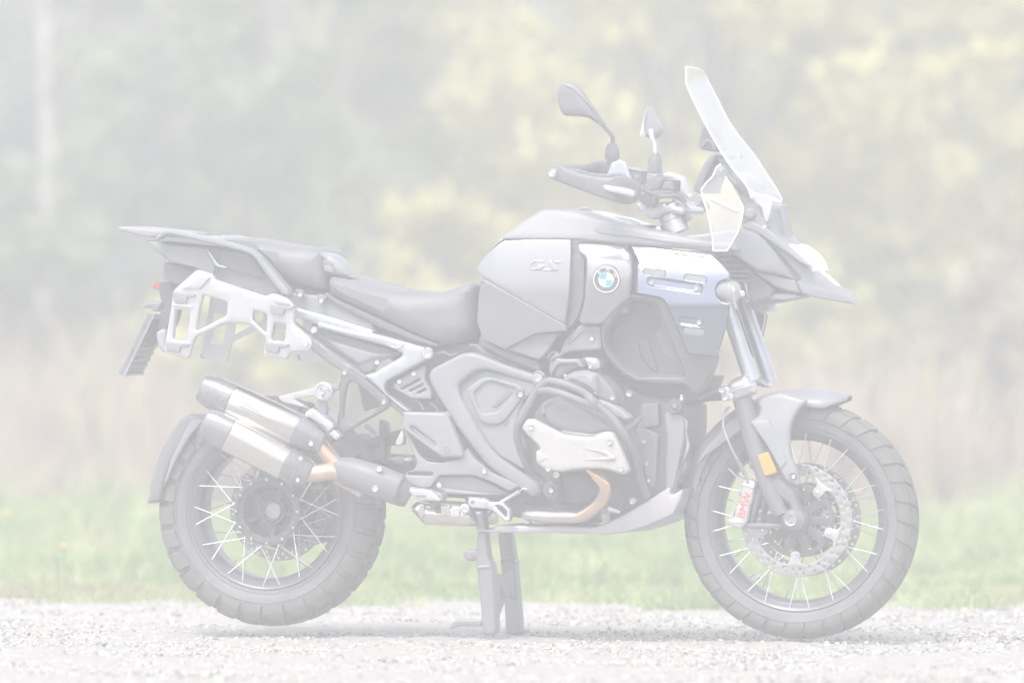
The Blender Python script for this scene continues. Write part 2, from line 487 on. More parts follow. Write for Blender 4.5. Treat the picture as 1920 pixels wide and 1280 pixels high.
def shrub(name, label, cat, group, x, y, h, r, leaf, n, size=0.05, base=0.12, bark=None, droop=0.0):
    z = float(terrain_z(np.array([x]), np.array([y]))[0])
    o = tag(link(name, None), label, cat, group)
    o.location = (x, y, z - 0.05)
    # stems
    parts = []
    tips = []
    ns = 5
    trunk_top = Vector((RNG.normal(0, 0.08) * r, RNG.normal(0, 0.08) * r, h * 0.55))
    parts.append(bent_tube([(0, 0, 0), trunk_top * 0.4 + Vector((0.05 * r, 0, 0)), trunk_top, (trunk_top.x, trunk_top.y, h * 0.86)], 0.05 + 0.012 * h, 0.02))
    for k in range(9):
        a = 2 * PI * k / 9 + RNG.uniform(-0.3, 0.3)
        s0 = trunk_top * RNG.uniform(0.3, 0.95)
        e = Vector((math.cos(a) * r * RNG.uniform(0.5, 0.85), math.sin(a) * r * RNG.uniform(0.5, 0.85), h * RNG.uniform(0.35, 0.9)))
        mid = s0.lerp(e, 0.5) + Vector((0, 0, 0.08 * h))
        parts.append(bent_tube([s0, mid, e], 0.03, 0.008, 5))
        tips.append(e)
    v, f = merge(parts)
    link('trunk', pymesh('trunk', v, f, bark or m_bark), parent=o)
    # crown: leaf quads in many uneven clumps
    nc = 80
    ca = RNG.uniform(0, 2 * PI, nc); cr = np.sqrt(RNG.random(nc)); cz = RNG.random(nc)
    prof = np.sqrt(np.clip(1 - ((cz - 0.45) / 0.62) ** 2, 0.02, 1))
    cc = np.stack([np.cos(ca) * cr * r * prof, np.sin(ca) * cr * r * prof, base * h + cz * h * (0.97 - base)], 1)
    cs = r * RNG.uniform(0.12, 0.32, nc)
    k = RNG.integers(0, nc, n)
    d = RNG.normal(size=(n, 3)); d /= np.linalg.norm(d, axis=1)[:, None]
    p = cc[k] + d * (cs[k] * RNG.random(n) ** 0.45)[:, None] * np.array([1, 1, 0.8])
    R = rotmats(n, 0.8)
    q = np.array([[-1, 0, 0], [0, -0.45, 0.1], [1, 0, 0], [0, 0.45, 0.1]])
    sz = size * RNG.uniform(0.6, 1.4, n)
    lv = np.einsum('nij,kj->nki', R, q) * sz[:, None, None] + p[:, None, :]
    lf = (np.arange(n) * 4)[:, None] + np.array([[0, 1, 2, 3]])
    link('crown', fastmesh('crown', lv.reshape(-1, 3), lf, LEAF[leaf]), parent=o)
    return o

SHRUBS = [
    ('tree', 'large yellowing tree behind the windscreen and tank, its crown running out of the top', 'tree', 0.85, 20.0, 3.3, 1.15, 'yellow', 9000),
    ('tree', 'olive tree behind the front mudguard and beak, right of the large yellowing tree', 'tree', 1.75, 21.5, 2.7, 0.85, 'olive', 7000),
    ('tree', 'yellowing tree at the right edge of the picture', 'tree', 2.55, 19.8, 2.6, 0.8, 'yellow', 7000),
    ('tree', 'dull green tree behind the tail rack, darkest of the trees', 'tree', -1.15, 20.8, 2.9, 0.95, 'green', 9000),
    ('tree', 'grey green tree left of the darkest tree, behind the rear mudguard', 'tree', -2.35, 24.0, 2.9, 0.95, 'grey', 8000),
    ('tree', 'pale olive tree between the darkest tree and the large yellowing tree', 'tree', -0.2, 22.5, 3.1, 0.9, 'olive', 7000),
    ('shrub', 'low yellow shrub behind the rider seat', 'shrub', -0.25, 18.7, 1.35, 0.5, 'yellow', 3600),
    ('shrub', 'low russet shrub behind the front wheel at the right', 'shrub', 2.25, 18.2, 1.05, 0.6, 'russet', 3600),
    ('shrub', 'low green shrub at the left edge behind the withered weeds', 'shrub', -2.3, 19.3, 1.45, 0.6, 'green', 3600),
    ('shrub', 'small olive shrub below the tail rack behind the mufflers', 'shrub', -1.2, 18.4, 1.0, 0.55, 'olive', 3400),
    ('shrub', 'low olive shrub seen through the gap ahead of the engine', 'shrub', 1.15, 18.4, 1.1, 0.55, 'olive', 3400),
]
for nm, lb, ct, x, y, h, r, lf, n in SHRUBS:
    shrub(nm, lb, ct, 'trees behind the meadow' if ct == 'tree' else 'shrubs behind the meadow', x, y, h, r, lf, n)
# straight bare trunks at the left
for lb, x, y, r in [('leftmost of the bare straight trunks at the left', -2.12, 20.4, 0.036), ('slim bare trunk right of the leftmost one at the left', -1.83, 20.9, 0.022),
                    ('bare trunk furthest right of the straight ones at the left', -1.52, 21.3, 0.028)]:
    z = float(terrain_z(np.array([x]), np.array([y]))[0])
    o = tag(link('bare_tree', None), lb, 'tree', 'bare trunks at the left')
    o.location = (x, y, z - 0.1)
    v, f = bent_tube([(0, 0, 0), (0.02, 0, 1.5), (-0.02, 0, 3.2), (0.03, 0.02, 5.4)], r, r * 0.6, 9)
    link('trunk', pymesh('trunk', v, f, m_bark_pale), parent=o)
    for k in range(7):
        zz = RNG.uniform(1.8, 5.0); a = RNG.uniform(0, 2 * PI)
        e = Vector((math.cos(a) * 0.7, math.sin(a) * 0.7, zz + RNG.uniform(0.1, 0.5)))
        v, f = bent_tube([(0, 0, zz), e * 0.5 + Vector((0, 0, zz * 0.5 + 0.05)), e], 0.014, 0.004, 5)
        link('branch', pymesh('branch', v, f, m_bark), parent=o)

# far wood on the slope: one mass of foliage
def far_wood():
    n = 60000
    nc = 420
    cx = RNG.uniform(-6, 6, nc); cy = RNG.uniform(25, 38, nc)
    tz = terrain_z(cx, cy)
    cz = tz + RNG.uniform(0.2, 2.3, nc)
    keep = cz < 7.6
    cx, cy, cz = cx[keep], cy[keep], cz[keep]; nc = len(cx)
    cs = RNG.uniform(0.35, 0.85, nc)
    k = RNG.integers(0, nc, n)
    d = RNG.normal(size=(n, 3)); d /= np.linalg.norm(d, axis=1)[:, None]
    p = np.stack([cx[k], cy[k], cz[k]], 1) + d * (cs[k] * RNG.random(n) ** 0.4)[:, None]
    p[:, 2] = np.clip(p[:, 2], -1, 8.2)
    R = rotmats(n, 0.8)
    q = np.array([[-1, 0, 0], [0, -0.5, 0.1], [1, 0, 0], [0, 0.5, 0.1]])
    sz = 0.11 * RNG.uniform(0.6, 1.4, n)
    lv = np.einsum('nij,kj->nki', R, q) * sz[:, None, None] + p[:, None, :]
    lf = (np.arange(n) * 4)[:, None] + np.array([[0, 1, 2, 3]])
    me = fastmesh('far_wood', lv.reshape(-1, 3), lf, LEAF['grey'])
    me.materials.append(LEAF['olive'])
    me.materials.append(LEAF['russet'])
    # the wood turns from grey green at the left to autumn olive at the right
    pick = (cx[k] * 0.11 + RNG.normal(0, 0.25, n)) + vnoise(cx[k] * 0.6, cy[k] * 0.4, 44) - 0.5
    me.polygons.foreach_set('material_index', np.where(pick < 0, 0, np.where(pick < 0.75, 1, 2)).astype(np.int32))
    tag(link('far_wood', me), kind='stuff')
far_wood()

# yellow flowers and pale flower heads in the grass at the left
m_petal = mat('yellow_petals', (0.88, 0.72, 0.03), 0.6)
m_petal_w = mat('white_petals', (0.8, 0.8, 0.76), 0.6)
m_stem = mat('flower_stem', (0.16, 0.26, 0.07), 0.6)
def flower(name, label, group, px, py, depth, r, pm):
    x = (px - 960) / F * depth; z = H - (py - HY) / F * depth; y = depth - D
    o = tag(link(name, None), label, 'flower', group)
    o.location = (x, y, 0)
    v, f = bent_tube([(0.01, 0, -0.03), (0.005, 0, z * 0.5), (0, 0, z)], 0.003, 0.002, 5)
    link('stem', pymesh('stem', v, f, m_stem), parent=o)
    V, Fc = [], []
    for ring, (n, rr, zz) in enumerate(((14, 1.0, 0.1), (11, 0.7, 0.4), (7, 0.4, 0.6))):
        for k in range(n):
            a = 2 * PI * k / n + ring * 0.2
            ca, sa = math.cos(a), math.sin(a)
            b = len(V); w = 0.26
            for (u, t, zq) in ((0.05, 0, 0), (0.6 * rr, w, zz * 0.7), (rr, 0, zz), (0.6 * rr, -w, zz * 0.7)):
                V.append(((ca * u - sa * t) * r, (sa * u + ca * t) * r, z + zq * r))
            Fc.append((b, b + 1, b + 2, b + 3))
    link('petals', pymesh('petals', V, Fc, pm, smooth=False), parent=o)
flower('yellow_flower', 'upper yellow flower at the left edge above the grass', 'yellow flowers', 13, 964, 41.0, 0.022, m_petal)
flower('yellow_flower', 'lower yellow flower in the grass at the left', 'yellow flowers', 119, 1024, 39.3, 0.021, m_petal)
flower('white_flower', 'left small white flower in the grass at the left', 'white flowers', 76, 1033, 39.2, 0.011, m_petal_w)
flower('white_flower', 'right small white flower below the lower yellow flower', 'white flowers', 107, 1041, 39.0, 0.011, m_petal_w)

# ------------------------------------------------------------------ added haze, standing in for an even white veil
def haze():
    x0, x1, y0, y1, z0, z1 = -96, 96, -96, 96, -1.2, 9.2
    v = [(x, y, z) for z in (z0, z1) for y in (y0, y1) for x in (x0, x1)]
    f = [(0, 2, 3, 1), (4, 5, 7, 6), (0, 1, 5, 4), (2, 6, 7, 3), (0, 4, 6, 2), (1, 3, 7, 5)]
    m = bpy.data.materials.new('white_veil')
    m.use_nodes = True
    nt = m.node_tree
    nt.nodes.remove(nt.nodes['Principled BSDF'])
    pv = nt.nodes.new('ShaderNodeVolumePrincipled')
    pv.inputs['Color'].default_value = (0.97, 0.97, 0.985, 1)
    pv.inputs['Density'].default_value = HAZE_DENSITY
    pv.inputs['Anisotropy'].default_value = 0.0
    nt.links.new(pv.outputs[0], nt.nodes['Material Output'].inputs['Volume'])
    tag(link('haze', pymesh('haze', v, f, m, smooth=False)), kind='stuff')
haze()
# ------------------------------------------------------------------ the motorcycle: helpers
# The machine stands at YAW to the picture.  Points are given as photograph pixels plus s, the distance in metres
# from its middle plane towards its right side, and become real positions in its own axes (x forward, y left, z up).
YAW = -rad(14.0)
BIKE = tag(link('motorcycle', None), 'pale grey and black adventure motorcycle with spoked wheels, raised on its centre stand', 'motorcycle')
BIKE.rotation_euler = (0, 0, YAW)
_fx, _fy = math.cos(YAW), math.sin(YAW)
_lx, _ly = -math.sin(YAW), math.cos(YAW)
def Pn(px, py, s):
    px = np.asarray(px, float); py = np.asarray(py, float); s = np.asarray(s, float)
    dx = (px - 960) / F; dz = -(py - HY) / F
    t = (-s - (-D) * _ly) / (dx * _lx + _ly)
    wx = t * dx; wy = -D + t
    return wx * _fx + wy * _fy, -s + 0 * wx, H + t * dz
def P(px, py, s=0.0):
    a, b, c = Pn(px, py, s)
    return Vector((float(a), float(b), float(c)))
def region(x0, y0, x1, y1, w):
    k = w / (x1 - x0)
    def g(*a):
        return [(x0 + a[i] / k, y0 + a[i + 1] / k) for i in range(0, len(a), 2)]
    return g
Z1 = region(200, 380, 700, 730, 1829)
Z2 = region(260, 680, 800, 1200, 1329)
Z3 = region(580, 380, 1200, 760, 1920)
Z4 = region(600, 600, 1050, 900, 1920)
Z5 = region(700, 820, 1300, 1220, 1920)
Z6 = region(950, 640, 1310, 1010, 1245)
Z7 = region(1000, 120, 1340, 440, 1360)
Z8 = region(1220, 100, 1620, 500, 1280)
Z9 = region(1080, 430, 1420, 760, 1319)
Z10 = region(1260, 420, 1640, 760, 1431)
Z11 = region(1240, 680, 1760, 1220, 1233)
A1 = region(560, 700, 860, 960, 1477)
A2 = region(1170, 280, 1420, 470, 1684)
A3 = region(740, 880, 1000, 1020, 1920)
A4 = region(990, 640, 1200, 800, 1680)
A5 = region(1180, 700, 1440, 960, 1280)
B5 = region(1350, 860, 1640, 1100, 1547)
B4 = region(960, 470, 1110, 540, 1920)
B3 = region(1090, 480, 1190, 570, 1422)
def lin(*a):                       # several (x, y, s) -> plane s(x, y) by least squares
    A = np.array([[x, y, 1.0] for x, y, s in a]); b = np.array([s for _, _, s in a])
    k = np.linalg.lstsq(A, b, rcond=None)[0]
    return lambda x, y: k[0] * x + k[1] * y + k[2]
def profy(*a):                     # s as a broken line over picture height
    ys = [p[0] for p in a]; ss = [p[1] for p in a]
    return lambda x, y: np.interp(y, ys, ss)
def profx(*a):
    xs = [p[0] for p in a]; ss = [p[1] for p in a]
    return lambda x, y: np.interp(x, xs, ss)

def fillet(pts, rc):
    n = len(pts); out = []
    for i in range(n):
        p = np.array(pts[i], float); a = np.array(pts[i - 1], float); b = np.array(pts[(i + 1) % n], float)
        la = np.linalg.norm(a - p); lb = np.linalg.norm(b - p)
        r = min(rc, 0.42 * la, 0.42 * lb)
        if r < 0.6:
            out.append(p); continue
        q0 = p + (a - p) / la * r; q1 = p + (b - p) / lb * r
        for t in (0, 0.25, 0.5, 0.75, 1):
            out.append((1 - t) ** 2 * q0 + 2 * t * (1 - t) * p + t * t * q1)
    return out
def spline(pts, closed=True, k=6):
    n = len(pts); out = []
    P_ = [np.array(p, float) for p in pts]
    rng = range(n) if closed else range(n - 1)
    for i in rng:
        if closed: a, b, c, d = P_[i - 1], P_[i], P_[(i + 1) % n], P_[(i + 2) % n]
        else: a, b, c, d = P_[max(i - 1, 0)], P_[i], P_[i + 1], P_[min(i + 2, n - 1)]
        for j in range(k):
            t = j / k
            out.append(0.5 * (2 * b + (c - a) * t + (2 * a - 5 * b + 4 * c - d) * t * t + (3 * b - a - 3 * c + d) * t ** 3))
    if not closed: out.append(P_[-1])
    return out
def densify(pts, step):
    out = []
    n = len(pts)
    for i in range(n):
        a = np.array(pts[i], float); b = np.array(pts[(i + 1) % n], float)
        k = max(1, int(math.ceil(np.linalg.norm(b - a) / step)))
        for j in range(k): out.append(a + (b - a) * j / k)
    o2 = [out[0]]
    for p in out[1:]:
        if np.linalg.norm(p - o2[-1]) > 0.15: o2.append(p)
    if np.linalg.norm(o2[0] - o2[-1]) < 0.15: o2.pop()
    return o2
def seg_dist(Q, loops):
    d = np.full(len(Q), 1e9)
    for L in loops:
        A = np.array(L); B = np.roll(A, -1, 0); AB = B - A
        l2 = (AB ** 2).sum(1) + 1e-12
        for c in range(0, len(Q), 2000):
            q = Q[c:c + 2000]
            t = np.clip(((q[:, None] - A[None]) * AB[None]).sum(2) / l2[None], 0, 1)
            r = A[None] + t[:, :, None] * AB[None] - q[:, None]
            d[c:c + 2000] = np.minimum(d[c:c + 2000], np.sqrt((r ** 2).sum(2)).min(1))
    return d
def inside(Q, L):
    A = np.array(L); B = np.roll(A, -1, 0)
    x, y = Q[:, 0][:, None], Q[:, 1][:, None]
    cond = (A[None, :, 1] > y) != (B[None, :, 1] > y)
    xi = (B[None, :, 0] - A[None, :, 0]) * (y - A[None, :, 1]) / (B[None, :, 1] - A[None, :, 1] + 1e-12) + A[None, :, 0]
    return (np.sum(cond & (x < xi), 1) % 2) == 1

def panel_mesh(name, pts, s, th=0.02, r=0.004, rc=4.0, sm=False, holes=(), bulge=0.0, bd=None, back=False, step=5.0, grid=None, mapf=None, sharp=38, unit=S, rings=()):
    loops = []
    for i, L in enumerate([pts] + list(holes)):
        L = list(L)
        if callable(sm): L = sm(L)
        elif sm is True or (sm == 'out' and i == 0): L = spline(L)
        else: L = fillet(L, rc if i == 0 else min(rc, 4))
        loops.append(densify(L, step))
    outer = np.array(loops[0])
    def within(Q):
        w = inside(Q, loops[0])
        for h in loops[1:]: w &= ~inside(Q, h)
        return w
    R = r * unit
    extra = []
    if R > 0.3:
        for ang in ((30, 60, 90) if R > 3 else (45, 90)):
            d = R * (1 - math.cos(rad(ang)))
            for L in loops:
                A = np.array(L); T = np.roll(A, -1, 0) - np.roll(A, 1, 0)
                T /= np.linalg.norm(T, axis=1)[:, None] + 1e-9
                N = np.stack([-T[:, 1], T[:, 0]], 1)
                for sg in (1, -1):
                    Q = A + N * sg * d
                    Q = Q[within(Q)]
                    if len(Q): extra.append(Q[seg_dist(Q, loops) > 0.93 * d])
    for d in rings:
        for L in loops:
            A = np.array(L); T = np.roll(A, -1, 0) - np.roll(A, 1, 0)
            T /= np.linalg.norm(T, axis=1)[:, None] + 1e-9
            N = np.stack([-T[:, 1], T[:, 0]], 1)
            for sg in (1, -1):
                Q = A + N * sg * d
                Q = Q[within(Q)]
                if len(Q): extra.append(Q[seg_dist(Q, loops) > 0.95 * d])
    lo, hi = outer.min(0), outer.max(0)
    g = grid or max(6.0, min(14.0, (hi - lo).max() / 12))
    gx, gy = np.meshgrid(np.arange(lo[0], hi[0], g), np.arange(lo[1], hi[1], g))
    Q = np.stack([gx.ravel() + g * 0.25 * (np.arange(gx.size) // gx.shape[1] % 2), gy.ravel()], 1)
    if len(Q):
        Q = Q[within(Q)]
        if len(Q): extra.append(Q[seg_dist(Q, loops) > max(R * 1.15, g * 0.4, max(rings, default=0) * 1.2)])
    V = [tuple(p) for L in loops for p in L]
    E, o = [], 0
    for L in loops:
        E += [(o + i, o + (i + 1) % len(L)) for i in range(len(L))]; o += len(L)
    for X in extra: V += [tuple(p) for p in X]
    res = delaunay_2d_cdt([Vector(p) for p in V], E, [], 0, 1e-4)
    q = np.array([p[:] for p in res[0]]); T = [t for t in res[2] if len(t) == 3]
    T = np.array(T)
    T = T[within(q[T].mean(1))]
    used = np.unique(T); remap = -np.ones(len(q), int); remap[used] = np.arange(len(used))
    q = q[used]; T = remap[T]
    d = seg_dist(q, loops) / unit
    drop = np.where(d < r, r - np.sqrt(np.maximum(0, r * r - (r - np.minimum(d, r)) ** 2)), 0) if r > 0 else 0 * d
    sv = np.full(len(q), float(s)) if not callable(s) else np.asarray(s(q[:, 0], q[:, 1]), float) + 0 * d
    if bulge:
        bm_ = bd or max(d.max(), 1e-6)
        sv = sv + bulge * (1 - (1 - np.minimum(d / bm_, 1)) ** 2)
    if mapf is None:
        X, _, Zc = Pn(q[:, 0], q[:, 1], sv)
        front = np.stack([X, -(sv - drop), Zc], 1)
        backv = np.stack([X, -(sv - th + (drop if back else 0)), Zc], 1)
    else:
        front = mapf(q[:, 0], q[:, 1], sv - drop)
        backv = mapf(q[:, 0], q[:, 1], sv - th + (drop if back else 0))
    n = len(q)
    ed = {}
    for a, b, c in T:
        for e in ((a, b), (b, c), (c, a)):
            ed[e] = ed.get(e, 0) + 1
    fs = [tuple(t) for t in T] + [(a + n, c + n, b + n) for a, b, c in T]
    for (a, b) in ed:
        if (b, a) not in ed: fs.append((b, a, a + n, b + n))
    return pymesh(name, np.concatenate([front, backv]), fs, None, sharp)
def panel(name, pts, s, m, parent=None, label=None, **k):
    me = panel_mesh(name, pts, s, **k)
    return link(name, me, M[m] if isinstance(m, str) else m, parent or BIKE, label)

def tube_mesh(name, pts, r, sm=True, seg=12, k=6, flat=1.0):
    """pts: 3-D points; r: radius or list of radii"""
    pts = [Vector(p) for p in pts]
    rs = list(r) if hasattr(r, '__len__') else [r] * len(pts)
    if sm and len(pts) > 2:
        q = spline([(*p, rr) for p, rr in zip(pts, rs)], closed=False, k=k)
        pts = [Vector(p[:3]) for p in q]; rs = [float(p[3]) for p in q]
    n = len(pts)
    v, f = [], []
    d = (pts[1] - pts[0]).normalized()
    a = d.orthogonal().normalized()
    for i, p in enumerate(pts):
        d2 = (pts[min(i + 1, n - 1)] - pts[max(i - 1, 0)]).normalized()
        a = (d.rotation_difference(d2) @ a).normalized(); d = d2
        a = (a - d * a.dot(d)).normalized()
        b = d.cross(a)
        for j in range(seg):
            t = 2 * PI * j / seg
            v.append(p + a * math.cos(t) * rs[i] + b * math.sin(t) * rs[i] * flat)
        if i:
            for j in range(seg):
                f.append(((i - 1) * seg + j, (i - 1) * seg + (j + 1) % seg, i * seg + (j + 1) % seg, i * seg + j))
    f.append(tuple(range(seg - 1, -1, -1))); f.append(tuple((n - 1) * seg + j for j in range(seg)))
    return pymesh(name, v, f, None, 45)
def tube(name, pts, r, m, parent=None, label=None, **k):
    """pts: (px, py, s)"""
    return link(name, tube_mesh(name, [P(*p) for p in pts], r, **k), M[m], parent or BIKE, label)
def with_s(pts, s):
    if not hasattr(s, '__len__'): s = [s] * len(pts)
    return [(x, y, q) for (x, y), q in zip(pts, s)]

def lathe_mesh(name, prof, origin, axis, seg=32, closed=False, sharp=35):
    """prof: (radius, distance along axis)"""
    ax = Vector(axis).normalized(); a = ax.orthogonal().normalized(); b = ax.cross(a); o = Vector(origin)
    v, f = [], []
    n = len(prof)
    for (r, h) in prof:
        for j in range(seg):
            t = 2 * PI * j / seg
            v.append(o + ax * h + (a * math.cos(t) + b * math.sin(t)) * max(r, 1e-5))
    for i in range(n if closed else n - 1):
        i2 = (i + 1) % n
        for j in range(seg):
            f.append((i * seg + j, i * seg + (j + 1) % seg, i2 * seg + (j + 1) % seg, i2 * seg + j))
    if not closed:
        if prof[0][0] > 1e-4: f.append(tuple(range(seg)))
        if prof[-1][0] > 1e-4: f.append(tuple((n - 1) * seg + j for j in range(seg)))
    return pymesh(name, v, f, None, sharp)
def lathe(name, prof, origin, axis, m, parent=None, label=None, **k):
    return link(name, lathe_mesh(name, prof, origin, axis, **k), M[m], parent or BIKE, label)

def text_mesh(name, body, size, depth):
    cu = bpy.data.curves.new(name, 'FONT')
    cu.body = body; cu.size = size; cu.extrude = depth; cu.align_x = 'CENTER'; cu.align_y = 'CENTER'; cu.resolution_u = 3
    o = bpy.data.objects.new(name, cu); C.objects.link(o)
    bpy.context.view_layer.update()
    me = bpy.data.meshes.new_from_object(o.evaluated_get(bpy.context.evaluated_depsgraph_get()))
    bpy.data.objects.remove(o); bpy.data.curves.remove(cu)
    me.name = name
    me.materials.clear()
    return me
def letter(name, body, px, py, s, size_px, m, parent, ang=0.0, sx=1.0, shear=0.0, depth=0.0006):
    """flat raised lettering that faces the right side of the machine"""
    me = text_mesh(name, body, 1.0, depth * S / size_px)
    k = size_px / S
    c, sn = math.cos(ang), math.sin(ang)
    for v in me.vertices:
        x, y, z = v.co
        x = x * sx + shear * y
        X = (x * c - y * sn) * k; Y = (x * sn + y * c) * k
        v.co = (X, -z * k, Y)
    o = P(px, py, s)
    ob = link(name, me, M[m], parent)
    ob.location = o
    return ob

_bolt = None
def bolts(reg, lst, s, rpx=5.0, m='chrome', parent=None, name='bolt'):
    global _bolt
    if _bolt is None:
        _bolt = lathe_mesh('bolt', [(0.0, 0.25), (0.34, 0.25), (0.42, 0.55), (0.72, 0.6), (0.95, 0.35), (1.0, 0.0), (1.0, -0.6)], (0, 0, 0), (0, -1, 0), seg=12)
        _bolt.materials.append(M['chrome'])
    for (x, y) in reg(*lst):
        sv = s(x, y) if callable(s) else s
        o = bpy.data.objects.new(name, _bolt); C.objects.link(o)
        o.parent = parent or BIKE
        o.location = P(x, y, float(sv)); k = rpx / S
        o.scale = (k, k, k)
        if m != 'chrome':
            o.material_slots[0].link = 'OBJECT'; o.material_slots[0].material = M[m]
# ------------------------------------------------------------------ wheels
def tread_mesh(name, sec, u0, u1, ang, skew, lift, n=5):
    """one rubber block that follows the tyre section between u0 and u1 over an angle about the axle"""
    def at(u, a, up):
        i = u * (len(sec) - 1); k = min(int(i), len(sec) - 2); t = i - k
        r = sec[k][0] * (1 - t) + sec[k + 1][0] * t; y = sec[k][1] * (1 - t) + sec[k + 1][1] * t
        dr = sec[k + 1][0] - sec[k][0]; dy = sec[k + 1][1] - sec[k][1]; L = math.hypot(dr, dy)
        nr, ny = dy / L, -dr / L
        if nr * (r - 0.28) + ny * y < 0: nr, ny = -nr, -ny
        r += nr * up; y += ny * up
        return (r * math.sin(a), y, r * math.cos(a))
    v, f = [], []
    for i in range(n + 1):
        t = i / n; u = u0 + (u1 - u0) * t
        e = 0.10 if i in (0, n) else 0.0
        a0, a1 = -ang / 2 + skew * t, ang / 2 + skew * t
        sh = ang * 0.07
        v += [at(u, a0, -0.003), at(u, a0 + sh, lift * (1 - e * 3)), at(u, (a0 + a1) / 2, lift * (1 - e * 3)), at(u, a1 - sh, lift * (1 - e * 3)), at(u, a1, -0.003)]
        if i:
            for j in range(4): f.append(((i - 1) * 5 + j, (i - 1) * 5 + j + 1, i * 5 + j + 1, i * 5 + j))
    f += [(0, 1, 2, 3, 4), tuple(n * 5 + j for j in (4, 3, 2, 1, 0))]
    return pymesh(name, v, f, M['rubber'], 30)

def copy_under(me, parent, name, loc, rot):
    o = bpy.data.objects.new(name, me); C.objects.link(o); o.parent = parent
    o.location = loc; o.rotation_euler = rot
    return o

def flat_ring(name, r0, r1, holes, th, m, parent, y, r=0.0008, step=6.0):
    def circ(cx, cy, rr, n): return [(cx + rr * math.cos(2 * PI * k / n), cy + rr * math.sin(2 * PI * k / n)) for k in range(n)]
    k = 655.0
    outer = circ(0, 0, r1 * k, 64); inner = circ(0, 0, r0 * k, 48)
    hs = [inner] + [circ(a * k, b * k, c * k, 8) for a, b, c in holes]
    me = panel_mesh(name, outer, 0.0, th=th, r=r, rc=0, holes=hs, step=step, grid=14.0,
                    mapf=lambda u, v, s: np.stack([u / k, -s, v / k], 1))
    o = link(name, me, M[m], parent)
    o.location = (0, y, 0)
    return o

def spoke_set(parent, n, r_rim, y_rim, r_hub, y_hub, twist, side, off):
    me = tube_mesh('spoke', [(0, 0, 0), (0, 0, 1)], 0.0017, sm=False, seg=6)
    me.materials.append(M['chrome'] if side < 0 else M['steel'])  # duller steel on the far side puts its shade into the colour
    for k in range(n):
        a = 2 * PI * (k + 0.12 * (k % 2)) / n + off
        b = a + (twist if k % 2 else -twist)
        p0 = Vector((r_hub * math.sin(b), side * y_hub, r_hub * math.cos(b)))
        p1 = Vector((r_rim * math.sin(a), side * y_rim, r_rim * math.cos(a)))
        o = bpy.data.objects.new('spoke', me); C.objects.link(o); o.parent = parent
        d = p1 - p0
        o.location = p0; o.rotation_mode = 'QUATERNION'
        o.rotation_quaternion = d.to_track_quat('Z', 'Y'); o.scale = (1, 1, d.length)

def wheel(px, py, R, half, rim_r, rim_w, tread, label):
    ctr = P(px, py, 0)
    # the rim is the wheel's own mesh; tyre, tread blocks, spokes, hub and discs hang from it
    w = rim_w
    prof = [(rim_r, w), (rim_r - 0.004, w + 0.004), (rim_r - 0.010, w + 0.002), (rim_r - 0.016, w - 0.006), (rim_r - 0.024, w - 0.012),
            (rim_r - 0.026, w - 0.022), (rim_r - 0.034, w - 0.030), (rim_r - 0.036, 0.0)]
    prof = prof + [(r, -y) for r, y in reversed(prof[:-1])] + [(rim_r - 0.008, -w + 0.004), (rim_r - 0.02, 0), (rim_r - 0.008, w - 0.004)]
    W = lathe('wheel', prof, (0, 0, 0), (0, 1, 0), 'rim', label=label, seg=72, closed=True)
    W.location = ctr
    return W, ctr

def tyre_section(R, half, rim_r, rim_w):
    H_ = R - rim_r
    pts = [(rim_r - 0.004, -rim_w + 0.004), (rim_r + 0.004, -rim_w - 0.004), (rim_r + H_ * 0.22, -half * 0.95), (rim_r + H_ * 0.42, -half), (rim_r + H_ * 0.60, -half * 0.985),
           (rim_r + H_ * 0.74, -half * 0.93), (rim_r + H_ * 0.88, -half * 0.72), (rim_r + H_ * 0.97, -half * 0.38), (R, 0)]
    return pts + [(r, -y) for r, y in reversed(pts[:-1])]

def build_tyre(W, R, half, rim_r, rim_w):
    sec = tyre_section(R, half, rim_r, rim_w)
    fine = [tuple(p) for p in spline(sec, closed=False, k=3)]
    o = link('tyre', lathe_mesh('tyre', fine + [(rim_r - 0.004, 0.0)], (0, 0, 0), (0, 1, 0), seg=96, closed=True, sharp=50), M['sidewall'], W)
    H_ = R - rim_r
    for u, hw in ((0.10, 0.972), (0.40, 1.012)):
        r0 = rim_r + H_ * u; y0 = -half * hw * (0.90 if u < 0.2 else 0.985)
        link('sidewall_ring', lathe_mesh('sidewall_ring', [(r0 - 0.0022, y0 + 0.002), (r0, y0 - 0.0022), (r0 + 0.0022, y0 + 0.002), (r0, y0 + 0.004)], (0, 0, 0), (0, 1, 0), seg=96, closed=True, sharp=80), M['sidewall'], W)
    return fine

# front wheel
RF, WF = 0.332, 0.060
FW, fc = wheel(1503, 974, RF, WF, 0.262, 0.050, None, 'front wheel with two perforated brake discs')
secF = build_tyre(FW, RF, WF, 0.262, 0.050)
nF = 34
shoulder_l = tread_mesh('tread_block', secF, 0.19, 0.385, 2 * PI / nF * 0.93, 0.05, 0.0075)
shoulder_r = tread_mesh('tread_block', secF, 0.81, 0.615, 2 * PI / nF * 0.93, 0.05, 0.0075)
centre_l = tread_mesh('tread_block', secF, 0.395, 0.492, 2 * PI / nF * 0.9, 0.05, 0.0075)
centre_r = tread_mesh('tread_block', secF, 0.605, 0.508, 2 * PI / nF * 0.9, 0.05, 0.0075)
for k in range(nF):
    a = 2 * PI * k / nF
    copy_under(shoulder_l, FW, 'tread_block', (0, 0, 0), (0, a, 0))
    copy_under(shoulder_r, FW, 'tread_block', (0, 0, 0), (0, a, 0))
    copy_under(centre_l, FW, 'tread_block', (0, 0, 0), (0, a + 0.05, 0))
    copy_under(centre_r, FW, 'tread_block', (0, 0, 0), (0, a + 0.05, 0))
spoke_set(FW, 24, 0.249, 0.047, 0.045, 0.034, 0.95, -1, 0.10)
